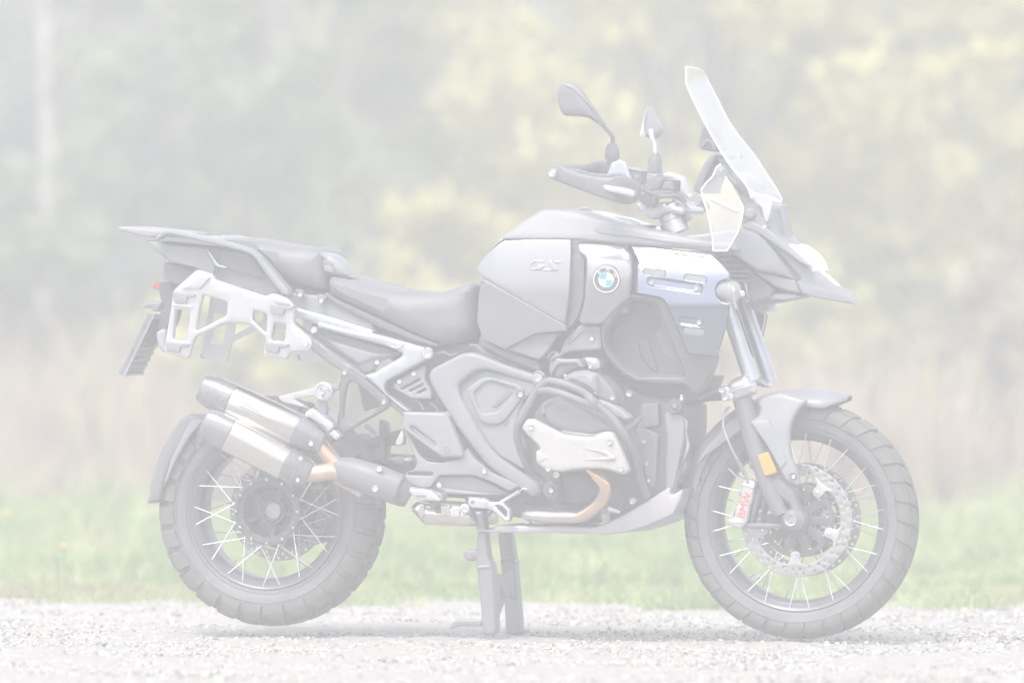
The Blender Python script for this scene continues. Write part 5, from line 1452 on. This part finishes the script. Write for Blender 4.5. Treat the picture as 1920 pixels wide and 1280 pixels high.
def shrink(q, k):
    a = np.array(q).reshape(-1, 2); c = a.mean(0); n = np.linalg.norm(a - c, axis=1)[:, None]
    return (c + (a - c) * (1 - k / n)).ravel()
for q in SL[:3]:
    q = shrink(q, 5.5)
    panel('slot_pad', Z9(*q), lambda x, y: guard_s(x, y) - 0.002, 'plastic_grey', parent=gp, th=0.004, r=0, rc=0, step=3, grid=6)
for q in SL[3:]:
    panel('slot_pad', Z9(*q), lambda x, y: guard_s(x, y) - 0.003, 'dark_frame', parent=gp, th=0.004, r=0, rc=0, step=3, grid=6)
# pressed seats for the screws: sloping sides and a sunken floor
for q0, q1 in (((548, 380, 890, 428), (36, 26)), ((772, 662, 896, 678), (32, 22))):
    o_ = Z9(*slot(*q0, q1[0])); i_ = Z9(*slot(*q0, q1[1]))
    cent = np.mean(np.array(o_), 0)
    def press_s(x, y, i_=i_, o_=o_):
        q = np.stack([np.asarray(x), np.asarray(y)], 1)
        d = seg_dist(q, [[np.array(p) for p in o_]])
        t = np.clip(d / 3.2, 0, 1)
        return guard_s(x, y) - 0.0045 * t * t * (3 - 2 * t)
    panel('pressed_seat', o_, press_s, 'guard', parent=gp, th=0.003, r=0, rc=0, step=1.6, grid=2.6, sharp=70, rings=(0.8, 1.6, 2.4, 3.2))
bolts(Z9, (551, 382, 876, 424, 896, 674), lambda x, y: float(guard_s(x, y)) - 0.003, 5.4, 'steel', gp)
# fog lamp
fl = lathe('fog_lamp', [(0, -.028), (.012, -.026), (.022, -.018), (.029, -.002), (.031, .012), (.0315, .022)], P(*Z9(1058, 448)[0], 0.235), (1, -0.1, 0.0), 'plastic_grey', seg=36)
lathe('lamp_glass', [(.0315, .022), (.0325, .024), (.031, .034), (.026, .048), (.016, .057), (0, .060)], P(*Z9(1058, 448)[0], 0.235), (1, -0.1, 0.0), 'lens', fl, seg=36)
for q in ((1130, 410, 1160, 440, 1135, 465), (1190, 445, 1225, 450, 1228, 485, 1195, 485)):
    panel('lamp_reflector', Z9(*q), 0.262, 'mirror', parent=fl, th=0.006, r=0.001, rc=1, step=3)
tube('lamp_bolt', with_s(Z9(1215, 500, 1250, 525), .24), .004, 'plastic', sm=False, seg=8)
panel('lamp_glass', Z10(575, 612, 630, 580, 640, 555, 735, 548, 740, 580, 720, 612, 680, 622), -0.20, 'headlight', th=0.05, r=0.014, rc=8, label='fog lamp on the far side')

# ------------------------------------------------------------------ beak, headlamp, screen
for q, (x0, y0, x1, y1) in enumerate(((300, 205, 405, 205), (325, 240, 450, 245), (360, 282, 480, 285), (390, 322, 545, 330), (405, 355, 530, 360), (405, 385, 540, 395))):
    panel('air_fin', Z10(x0, y0, x1, y1, x1 + 10, y1 + 14, x0 + 18, y0 + 18), 0.16 - 0.006 * q, 'plastic_grey', th=0.05, r=0.003, rc=3)
panel('beak_inner', Z10(290, 200, 420, 205, 600, 345, 720, 460, 690, 520, 560, 560, 540, 540, 520, 420, 400, 360), 0.11, 'plastic', th=0.22, r=0.01, back=True)
panel('under_beak_cover', Z10(530, 550, 560, 520, 650, 480, 700, 470, 900, 500, 890, 520, 770, 545, 640, 570, 590, 600, 560, 610), 0.08, 'plastic', th=0.16, r=0.01, back=True)
panel('beak_underside', Z10(640, 520, 690, 485, 860, 492, 905, 515, 800, 535, 700, 530), 0.085, 'alu_cast', th=0.02, r=0.006, rc=6)
bk = panel('beak', [*Z10(0, 128, 285, 176, 400, 190, 412, 205, 600, 335, 690, 345, 868, 392, 908, 490, 800, 468, 700, 420, 580, 345, 600, 335), ][:7] + Z10(868, 392, 720, 200, 640, 110, 560, 55, 480, 32, 380, 40, 250, 60, 0, 90), lambda x, y: np.interp(x, [1260, 1380, 1500], [.222, .19, .10]), 'plastic_grey', th=0.20, r=0.012, rc=6)
panel('beak_flank', Z10(582, 342, 600, 335, 690, 346, 868, 394, 910, 490, 800, 470, 720, 440), lambda x, y: np.interp(x, [1400, 1500], [.14, .10]), 'plastic_grey', th=0.2, r=0.008, rc=4)
panel('beak_groove', Z10(560, 62, 600, 70, 720, 190, 912, 388, 880, 398, 720, 215), 0.095, 'deep', th=0.19, r=0.003)
panel('nose', Z10(585, 65, 660, 62, 780, 135, 900, 240, 1000, 330, 1205, 490, 1230, 508, 1255, 562, 1180, 552, 1020, 520, 918, 488, 878, 398, 905, 388, 740, 205), lambda x, y: np.interp(x, [1420, 1500, 1600], [.11, .10, .05]), 'plastic_grey', th=0.11, r=0.014, rc=5)
panel('nose_lip', Z10(876, 402, 1000, 430, 1240, 505, 1300, 570, 1020, 522, 915, 490), lambda x, y: np.interp(x, [1490, 1600], [.108, .055]), 'plastic_grey', th=0.03, r=0.005, rc=3)
panel('nose_tip_plate', Z10(1222, 512, 1262, 510, 1300, 570, 1250, 560), 0.058, 'plastic_grey', th=0.03, r=0.004)
panel('headlamp', Z10(772, 142, 800, 136, 850, 148, 930, 205, 975, 262, 1002, 335, 985, 345, 900, 270, 830, 215), 0.095, 'headlight', th=0.2, r=0.018, rc=6)
panel('daylight_strip', Z10(985, 290, 1010, 300, 1150, 420, 1215, 500, 1200, 505, 1120, 440, 1010, 345), 0.02, 'headlight', th=0.05, r=0.005)
panel('headlamp_trim', Z10(1005, 345, 1080, 400, 1135, 455, 1110, 440, 1040, 400), 0.06, 'alu', th=0.02, r=0.003)
panel('front_cowl', [*Z8(450, 690, 560, 750, 620, 880, 690, 900, 715, 905, 735, 925, 765, 1090, 830, 1150, 760, 1135, 700, 1100, 620, 1040, 540, 1030, 560, 920)], 0.10, 'plastic_grey', th=0.20, r=0.01, rc=6, back=True)
panel('cowl_front', Z8(728, 905, 795, 905, 830, 1105, 893, 1162, 850, 1150, 765, 1108, 722, 1050), 0.03, 'plastic_grey', th=0.06, r=0.008, back=True)
panel('cowl_side', Z8(540, 1040, 600, 1000, 700, 1050, 780, 1120, 900, 1230, 960, 1280, 900, 1260, 760, 1160, 640, 1080), 0.125, 'plastic_grey', th=0.04, r=0.006)
lathe('screen_knob', [(0, .008), (.010, .008), (.014, .005), (.016, -.002), (.018, -.004)], P(*Z8(596, 962)[0], 0.125), (0, -1, 0), 'plastic_grey', seg=24)
panel('screen_arm', Z8(556, 910, 640, 900, 668, 985, 690, 1025, 705, 1040, 680, 1058, 600, 1005, 556, 985), 0.12, 'plastic_grey', th=0.02, r=0.005, rc=6)
bolts(Z8, (682, 1043,), 0.124, 4.0)
panel('screen_bracket', Z8(470, 770, 540, 770, 580, 800, 600, 860, 560, 850, 510, 800), 0.11, 'plastic', th=0.03, r=0.005)
def windscreen():
    rows = [((212, 82), (292, 96), (326, 128)), ((214, 140), (300, 165), (350, 175)), ((222, 205), (325, 222), (378, 228)), ((330, 430), (438, 432), (482, 428)), ((460, 650), (568, 640), (622, 612)),
            ((560, 775), (675, 760), (735, 782)), ((585, 815), (700, 805), (765, 830)), ((605, 868), (720, 862), (790, 880))]
    ctrl = []
    for (a, b, c) in rows:
        ctrl.append([P(*Z8(*a)[0], 0.155), P(*Z8(*b)[0], 0.0), P(*Z8(*c)[0], -0.155)])
    nu = 12
    grid = []
    for row in ctrl:
        line = []
        for i in range(nu + 1):
            t = i / nu * 2 - 1
            a, b, c = row
            w0, w1, w2 = t * (t - 1) / 2, 1 - t * t, t * (t + 1) / 2
            line.append(a * w0 + b * w1 + c * w2)
        grid.append(line)
    cols = [spline([tuple(r[i]) for r in grid], closed=False, k=4) for i in range(nu + 1)]
    nv = len(cols[0])
    v = [cols[i][j] for j in range(nv) for i in range(nu + 1)]
    f = [(j * (nu + 1) + i, j * (nu + 1) + i + 1, (j + 1) * (nu + 1) + i + 1, (j + 1) * (nu + 1) + i) for j in range(nv - 1) for i in range(nu)]
    me = pymesh('windscreen', v, f, M['screen'], 60)
    o = link('windscreen', me, None, BIKE, 'tall clear windscreen')
    sol = o.modifiers.new('thick', 'SOLIDIFY'); sol.thickness = 0.004; sol.offset = 0
    # bright polished rim
    rim = [cols[0][j] for j in range(nv)]
    link('screen_edge', tube_mesh('screen_edge', [Vector(p) for p in rim], 0.0022, sm=False, seg=6), M['white'], o)
    top = [cols[i][0] for i in range(nu + 1)]
    link('screen_edge', tube_mesh('screen_edge', [Vector(p) for p in top], 0.0022, sm=False, seg=6), M['white'], o)
    rim = [cols[nu][j] for j in range(nv)]
    link('screen_edge', tube_mesh('screen_edge', [Vector(p) for p in rim], 0.0022, sm=False, seg=6), M['white'], o)
    return o
ws = windscreen()
panel('screen_lower_lobe', Z8(585, 810, 640, 840, 700, 850, 790, 882, 782, 902, 728, 888, 715, 960, 700, 1010, 680, 1000, 668, 925, 605, 872), 0.135, 'screen', parent=ws, th=0.006, r=0.002, rc=4)
for x, y in ((533, 612), (672, 790)):
    lathe('screen_screw', [(0, .004), (.007, .004), (.010, .0), (.010, -.004)], P(*Z8(x, y)[0], 0.02), (0.75, -0.2, 0.5), 'frame', ws, seg=14)
# small clear wind deflector with its lower vane
df = panel('wind_deflector', Z8(303, 818, 340, 770, 372, 740, 396, 682, 420, 665, 440, 690, 450, 740, 500, 830, 556, 928, 545, 1000, 520, 1080, 458, 1185, 376, 1185, 372, 1110, 340, 950, 310, 860), lin((1320, 350, .20), (1390, 400, .235), (1350, 460, .255)), 'deflector', th=0.005, r=0.001, rc=4)
tube('deflector_edge', with_s(Z8(303, 818, 340, 770, 372, 740, 396, 682, 420, 665), [.198, .2, .2, .2, .2]), .0028, 'white', df, sm=False, seg=6)
tube('deflector_edge', with_s(Z8(303, 822, 312, 865, 342, 952, 372, 1110, 376, 1185, 458, 1185, 520, 1080, 545, 1000, 556, 928), [.2, .205, .22, .245, .256, .262, .26, .255, .245]), .0022, 'white', df, sm=False, seg=6)
tube('deflector_edge', with_s(Z8(556, 928, 500, 830, 450, 740), [.24, .23, .215]), .0022, 'white', df, sm=False, seg=6)
panel('deflector_crease', Z8(345, 868, 400, 880, 530, 938, 528, 950, 505, 950, 395, 895), lin((1320, 350, .205), (1390, 400, .24), (1350, 460, .26)), 'frame', parent=df, th=0.004, r=0.001, rc=2)
lathe('deflector_screw', [(0, .005), (.005, .005), (.008, .0), (.008, -.004)], P(*A2(1222, 262)[0], 0.205), (0, -1, 0), 'frame', df, seg=14)
panel('deflector_stay', A2(1150, 330, 1180, 220, 1260, 210, 1300, 300, 1420, 440, 1400, 460, 1260, 330, 1210, 345), 0.18, 'plastic', th=0.02, r=0.004)
# instrument display and sensor box behind the screen
panel('instrument_display', A2(870, 485, 905, 420, 1010, 190, 1100, 65, 1130, 58, 1170, 80, 1060, 290, 985, 480, 975, 570, 880, 530), 0.125, 'plastic', th=0.25, r=0.006, rc=6, back=True)
panel('display_glass', A2(872, 480, 905, 405, 1010, 185, 1105, 62, 1140, 70, 1040, 250, 930, 490, 920, 520), 0.118, 'paint_dark', th=0.004, r=0.001)
panel('display_arm', A2(1140, 90, 1270, 160, 1320, 230, 1420, 360, 1560, 450, 1570, 560, 1500, 640, 1440, 560, 1320, 380, 1200, 180), 0.10, 'plastic', th=0.20, r=0.008, back=True)
panel('camera_box', Z8(282, 545, 300, 480, 318, 415, 345, 440, 375, 500, 408, 570, 392, 592, 340, 585, 300, 578), 0.06, 'plastic', th=0.12, r=0.008, back=True)
tube('camera_cable', with_s(Z8(310, 560, 340, 525, 370, 540, 385, 580), .07), .004, 'plastic_grey', seg=8)

# ------------------------------------------------------------------ handlebar and controls
tube('handlebar', with_s(A2(345, 590, 430, 575, 620, 570, 690, 610, 770, 720, 800, 860), [.20, .16, .08, .02, -.04, -.06]), .012, 'plastic')
tube('cable', with_s(A2(205, 500, 300, 540, 420, 590, 560, 590, 680, 600, 780, 720, 850, 880), [.26, .22, .18, .14, .10, .08, .08]), .006, 'plastic_grey')
tube('cable', with_s(A2(620, 640, 720, 700, 780, 800, 830, 900), .11), .008, 'plastic')
panel('fork_bridge', A2(150, 670, 200, 680, 260, 720, 330, 745, 380, 690, 400, 660, 520, 660, 530, 690, 640, 660, 650, 720, 740, 730, 770, 780, 740, 830, 600, 800, 520, 800, 380, 890, 330, 880, 230, 800, 165, 760), 0.14, 'alu', th=0.26, r=0.010, rc=6, back=True)
panel('bridge_shade', A2(170, 775, 300, 800, 400, 840, 380, 885, 320, 875, 230, 810), 0.142, 'alu_cast', th=0.02, r=0.004)  # darker panel puts the shade under the bridge into its colour
lathe('steering_stem_cap', [(0, .02), (.03, .02), (.034, .015), (.034, .0), (.040, -.004), (.040, -.04)], P(*A2(610, 890)[0], 0.09), (-0.38, 0, 0.92), 'alu', seg=32)
panel('bar_mount', A2(160, 600, 190, 560, 330, 560, 385, 620, 385, 690, 340, 740, 280, 735, 200, 680), 0.20, 'plastic', th=0.06, r=0.014, rc=8)
panel('fluid_reservoir', A2(465, 520, 500, 385, 620, 382, 645, 402, 640, 525, 600, 545), 0.10, 'plastic', th=0.07, r=0.012, rc=6)
panel('reservoir_lid', A2(492, 385, 520, 372, 625, 378, 645, 405, 600, 400), 0.102, 'plastic_grey', th=0.075, r=0.005)
panel('switch_block', A2(40, 240, 60, 232, 235, 268, 232, 300, 220, 420, 180, 460, 60, 330), 0.26, 'plastic', th=0.06, r=0.010, rc=6)
panel('switch_lid', A2(40, 238, 60, 228, 235, 266, 232, 292, 60, 258), 0.265, 'plastic_grey', th=0.07, r=0.005)
lathe('switch_button', [(0, .004), (.006, .004), (.008, .0), (.008, -.004)], P(*A2(160, 350)[0], 0.262), (0, -1, 0), 'plastic_grey', seg=14)
# far hand guard and far grip
panel('far_hand_guard', A2(475, 330, 500, 300, 560, 282, 740, 345, 770, 380, 830, 560, 850, 560, 1000, 670, 990, 740, 900, 830, 830, 650, 720, 560, 640, 490, 640, 400, 560, 380, 500, 385), -0.34, 'alu_cast', th=0.03, r=0.008, rc=6)
tube('far_grip', with_s(A2(900, 640, 960, 680, 1010, 720), [-.25, -.32, -.40]), .017, 'plastic_grey')
# near hand guard, grip, bar end
tube('grip', with_s(Z7(230, 800, 330, 800, 430, 800, 470, 805), [.47, .43, .36, .33]), [.015, .016, .017, .020], 'rubber')
tube('throttle_housing', with_s(Z7(400, 805, 470, 800, 545, 800), [.35, .31, .27]), [.018, .027, .027], 'plastic')
tube('brake_lever', with_s(Z7(240, 800, 330, 808, 460, 840, 600, 850), [.48, .46, .40, .34]), [.007, .007, .008, .010], 'plastic_grey')
panel('hand_guard', Z7(106, 820, 112, 775, 140, 750, 205, 748, 245, 785, 330, 815, 480, 848, 560, 852, 640, 835, 740, 862, 790, 900, 802, 945, 790, 990, 760, 1032, 690, 1058, 560, 1022, 360, 950, 160, 875, 118, 858), lambda x, y: np.interp(x, [1026, 1080, 1150, 1200], [.475, .50, .49, .43]), 'plastic', th=0.025, r=0.010, rc=8, label='black hand guard on the near side')
panel('guard_strip_frame', Z7(512, 912, 540, 904, 700, 930, 758, 950, 770, 985, 745, 1002, 600, 972, 525, 950), 0.497, 'plastic_grey', th=0.02, r=0.004, rc=6)
panel('guard_strip', Z7(522, 915, 548, 911, 700, 938, 752, 956, 760, 985, 742, 994, 600, 963, 532, 945), 0.501, 'alu_cast', th=0.02, r=0.003, rc=5)
panel('hand_guard_vane', Z7(545, 850, 568, 790, 590, 736, 620, 732, 640, 716, 690, 738, 702, 775, 732, 866, 690, 850, 620, 838), 0.45, 'frame', th=0.012, r=0.003, rc=4, label='pale vane on top of the hand guard')
lathe('bar_end', [(0, .006), (.004, .006), (.007, .003), (.010, .003), (.0125, .006), (.0135, .0), (.0135, -.03)], P(*Z7(150, 814)[0], 0.488), (-0.35, -1, 0), 'steel', seg=24)
tube('bar_end_weight', with_s(Z7(152, 814, 240, 806), [.478, .45]), .017, 'plastic', sm=False, seg=20)
# mirrors
mr = panel('mirror', Z7(165, 232, 172, 185, 200, 145, 245, 130, 290, 140, 345, 190, 440, 318, 528, 452, 520, 476, 470, 452, 400, 402, 330, 395, 215, 390, 185, 340), lambda x, y: 0.46 + 0 * x, 'plastic', th=0.05, r=0.022, rc=10, back=True, label='near mirror, seen from its back')
panel('mirror_crest', Z7(240, 178, 300, 205, 400, 292, 470, 375, 520, 455, 440, 330, 345, 200, 290, 150, 250, 140, 205, 160), 0.462, 'plastic_grey', parent=mr, th=0.03, r=0.008, rc=8)
tube('mirror_stem', with_s(Z7(515, 455, 560, 500, 595, 550, 592, 620), [.43, .40, .37, .36]), .0068, 'plastic_grey')
lathe('mirror_boot', [(.008, .030), (.014, .028), (.020, .012), (.0215, .0), (.0215, -.010), (.016, -.020), (.014, -.05)], P(*Z7(592, 675)[0], 0.36), (0, 0, 1), 'plastic', seg=18)
fm = panel('mirror', Z7(846, 318, 858, 318, 882, 345, 905, 395, 945, 470, 950, 500, 935, 545, 880, 575, 848, 548, 795, 552, 792, 540, 818, 440), -0.44, 'plastic_grey', th=0.05, r=0.012, rc=6, back=True, label='far mirror, turned edge on')
panel('mirror_glass', Z7(846, 320, 832, 420, 830, 500, 845, 548, 795, 550, 820, 440), -0.432, 'mirror', parent=fm, th=0.004, r=0.001, rc=4)
tube('mirror_stem', with_s(Z7(885, 500, 890, 550, 912, 610, 916, 705), [-.44, -.43, -.41, -.40]), [.011, .008, .0068, .0068], 'frame')
lathe('mirror_boot', [(.008, .036), (.010, .036), (.020, .014), (.0205, -.02), (.014, -.024), (.014, -.05)], P(*Z7(912, 760)[0], -0.40), (0, 0, 1), 'plastic', seg=10)
panel('clutch_lever_mount', A2(220, 440, 240, 350, 300, 350, 300, 300, 430, 300, 440, 360, 480, 360, 480, 440, 440, 520, 300, 560, 230, 510), -0.28, 'plastic', th=0.06, r=0.010, rc=6)

# ------------------------------------------------------------------ fork, front mudguard, brake
def fork(s, dx, nm):
    tube('fork_tube', with_s([(1322 + dx, 470), (1352 + dx, 580), (1398 + dx, 715)], s), .0215, 'frame', sm=False, seg=24)
fs_ = panel('radiator_shroud', Z10(430, 600, 520, 590, 652, 628, 660, 650, 625, 820, 588, 962, 560, 930, 500, 800, 440, 700), -0.19, 'plastic', th=0.03, r=0.006, rc=5, label='far side radiator shroud behind the fork tubes')
tube('shroud_edge', with_s(Z10(655, 632, 650, 690, 622, 830, 588, 960), -.185), .0022, 'white', fs_, seg=6)
bolts(Z10, (566, 694), -0.185, 4.0, parent=fs_)
fork(0.105, 12, 0)
fork(-0.105, 46, 1)
def clamp(reg_pts, s, m='alu'):
    return panel('fork_clamp', reg_pts, s, m, th=0.07, r=0.024, rc=5, back=True)
clamp(Z10(395, 1105, 430, 1080, 512, 1054, 545, 1080, 572, 1135, 578, 1195, 430, 1255, 400, 1215, 380, 1140), 0.145)
tube('clamp_band', with_s(Z10(400, 1188, 480, 1160, 572, 1138), [.148, .152, .146]), .004, 'cover', seg=8)
panel('clamp_lug', Z10(338, 1150, 370, 1135, 400, 1150, 440, 1215, 425, 1250, 370, 1245, 342, 1205), 0.15, 'alu', th=0.05, r=0.006, rc=6)
bolts(Z10, (352, 1170, 376, 1224), 0.156, 7.0, 'steel')
clamp(Z10(570, 1095, 600, 1080, 640, 1075, 665, 1105, 688, 1152, 640, 1155, 578, 1142), -0.075, 'alu')
tube('fork_leg', with_s([(1392, 748), (1414, 830), (1446, 925), (1466, 965)], [.105, .11, .12, .125]), [.028, .028, .026, .02], 'plastic', sm=False, seg=24)
tube('fork_leg', with_s([(1428, 748), (1452, 830), (1484, 925), (1516, 972)], [-.105, -.11, -.115, -.12]), [.028, .028, .026, .02], 'black', sm=False, seg=24)
panel('fork_foot', [*B5(410, 270, 460, 180, 570, 160, 640, 240, 740, 290, 760, 420, 800, 520, 850, 580, 850, 640, 820, 700, 740, 720, 660, 690, 640, 600, 690, 520, 700, 460, 620, 410)], 0.135, 'plastic', th=0.05, r=0.012, rc=10)
lathe('axle', [(.0, -.01), (.0135, -.01), (.0140, .006), (.0165, .008), (.019, .004), (.026, .0), (.029, -.012), (.030, -.05)], P(*B5(712, 607)[0], 0.14), (0, -1, 0), 'plastic', seg=32)
lathe('axle_ring', [(.0135, .002), (.0140, .0085), (.0165, .0095), (.0175, .002)], P(*B5(712, 607)[0], 0.141), (0, -1, 0), 'steel', seg=32)
panel('caliper_arm', B5(250, 640, 330, 640, 640, 640, 660, 690, 430, 700, 250, 690), 0.11, 'plastic', th=0.03, r=0.008)
panel('caliper_arm', B5(350, 300, 400, 290, 640, 400, 640, 470, 420, 360, 330, 640, 290, 640), 0.105, 'black', th=0.03, r=0.008)
ca = panel('brake_caliper', B5(215, 215, 240, 195, 300, 205, 365, 240, 345, 300, 325, 420, 300, 470, 290, 540, 270, 640, 215, 690, 200, 700, 62, 660, 75, 625, 95, 590, 135, 570, 160, 460, 190, 440, 200, 380, 185, 350, 215, 300), 0.118, 'alu_cast', th=0.06, r=0.008, rc=6, step=4, label='silver brake caliper with red lettering')
letter('caliper_letters', 'BMW', *zc(B5, 246, 462), 0.1192, 21, 'red_print', ca, ang=rad(72), sx=1.0)
for x, y in ((192, 326), (122, 535), (395, 205)):
    lathe('bolt', [(0, .003), (.002, .003), (.004, .006), (.006, .006), (.0075, .0), (.0075, -.01)], P(*zc(B5, x, y), 0.119), (0, -1, 0), 'alu_cast', ca, seg=12)
panel('caliper_pad_edge', B5(220, 240, 345, 270, 340, 300, 215, 270), 0.121, 'chrome', parent=ca, th=0.01, r=0.004, rc=4)
panel('caliper_pad_edge', B5(85, 600, 225, 620, 220, 650, 75, 640), 0.121, 'chrome', parent=ca, th=0.01, r=0.004, rc=4)
panel('hose_bracket', B5(360, 205, 440, 150, 452, 230, 420, 250), 0.12, 'alu_cast', th=0.01, r=0.003)
panel('side_reflector', Z11(427, 412, 472, 393, 512, 487, 460, 503), 0.155, 'orange', th=0.012, r=0.003, rc=3, label='orange side reflector on the fork leg')
tube('brake_hose', with_s(Z11(300, 195, 280, 225, 275, 280, 290, 330, 320, 395, 345, 440, 372, 490, 385, 530), [.10, .115, .125, .13, .13, .13, .13, .12]), .0035, 'frame', seg=8)
tube('brake_hose', with_s(Z11(395, 400, 410, 440, 400, 470), .10), .006, 'plastic', seg=8)
tube('brake_hose', with_s(Z11(415, 395, 425, 440, 420, 490), .11), .0035, 'plastic_grey', seg=8)
tube('hose_sleeve', with_s(Z11(338, 425, 352, 455, 372, 495), .132), .006, 'plastic', seg=8)

# front mudguard: a curved shell over the tyre, with the fork shield on its near side
def mudguard_shell():
    ctr = fc
    v, f = [], []
    na, nw = 40, 12
    a0, a1 = rad(-76), rad(22)
    for i in range(na + 1):
        a = a0 + (a1 - a0) * i / na
        t = i / na
        wid = 0.084 * (1 - 0.6 * max(0, (t - 0.90) / 0.10) ** 1.5) * (0.75 + 0.25 * min(1, t / 0.25))
        R0 = 0.352 + 0.012 * math.sin(PI * t) + 0.028 * max(0, (t - 0.5) / 0.5) ** 1.5
        for j in range(nw + 1):
            u = j / nw * 2 - 1
            r = R0 - 0.050 * abs(u) ** 2.6 * (1 - 0.7 * max(0, (t - 0.92) / 0.08))
            v.append((ctr.x + r * math.sin(a), u * wid, ctr.z + r * math.cos(a)))
    for i in range(na):
        for j in range(nw):
            f.append((i * (nw + 1) + j, i * (nw + 1) + j + 1, (i + 1) * (nw + 1) + j + 1, (i + 1) * (nw + 1) + j))
    o = link('front_mudguard', pymesh('front_mudguard', v, f, None, 60), M['plastic_grey'], BIKE)
    sol = o.modifiers.new('thick', 'SOLIDIFY'); sol.thickness = 0.004; sol.offset = 1
    return o
fg = mudguard_shell()
panel('fork_shield', Z11(392, 262, 415, 245, 432, 232, 440, 205, 425, 180, 445, 150, 520, 130, 600, 150, 650, 165, 610, 205, 585, 245, 570, 290, 566, 350, 575, 420, 598, 478, 615, 540, 600, 546, 562, 532, 535, 500, 520, 460, 470, 370), lambda x, y: np.interp(y, [740, 800, 900], [.115, .140, .155]) + 0 * x, 'plastic_grey', parent=fg, th=0.025, r=0.010, rc=8, step=4)
panel('shield_side', Z11(392, 262, 428, 250, 480, 250, 545, 395, 560, 440, 530, 480, 470, 370), lambda x, y: np.interp(y, [740, 800, 900], [.119, .144, .159]) + 0 * x, 'plastic_grey', parent=fg, th=0.02, r=0.006, rc=4)
lathe('shield_bolt_seat', [(0, -.003), (.007, -.003), (.010, .001), (.0125, .0), (.0125, -.006)], P(*Z11(585, 503)[0], 0.158), (0, -1, 0), 'plastic', fg, seg=20)
bolts(Z11, (588, 505,), 0.158, 4.2, parent=fg)
panel('rear_shield_panel', Z11(240, 330, 300, 260, 345, 240, 370, 290, 310, 330, 190, 420, 150, 455, 180, 400), 0.092, 'plastic_grey', parent=fg, th=0.012, r=0.004, rc=6)
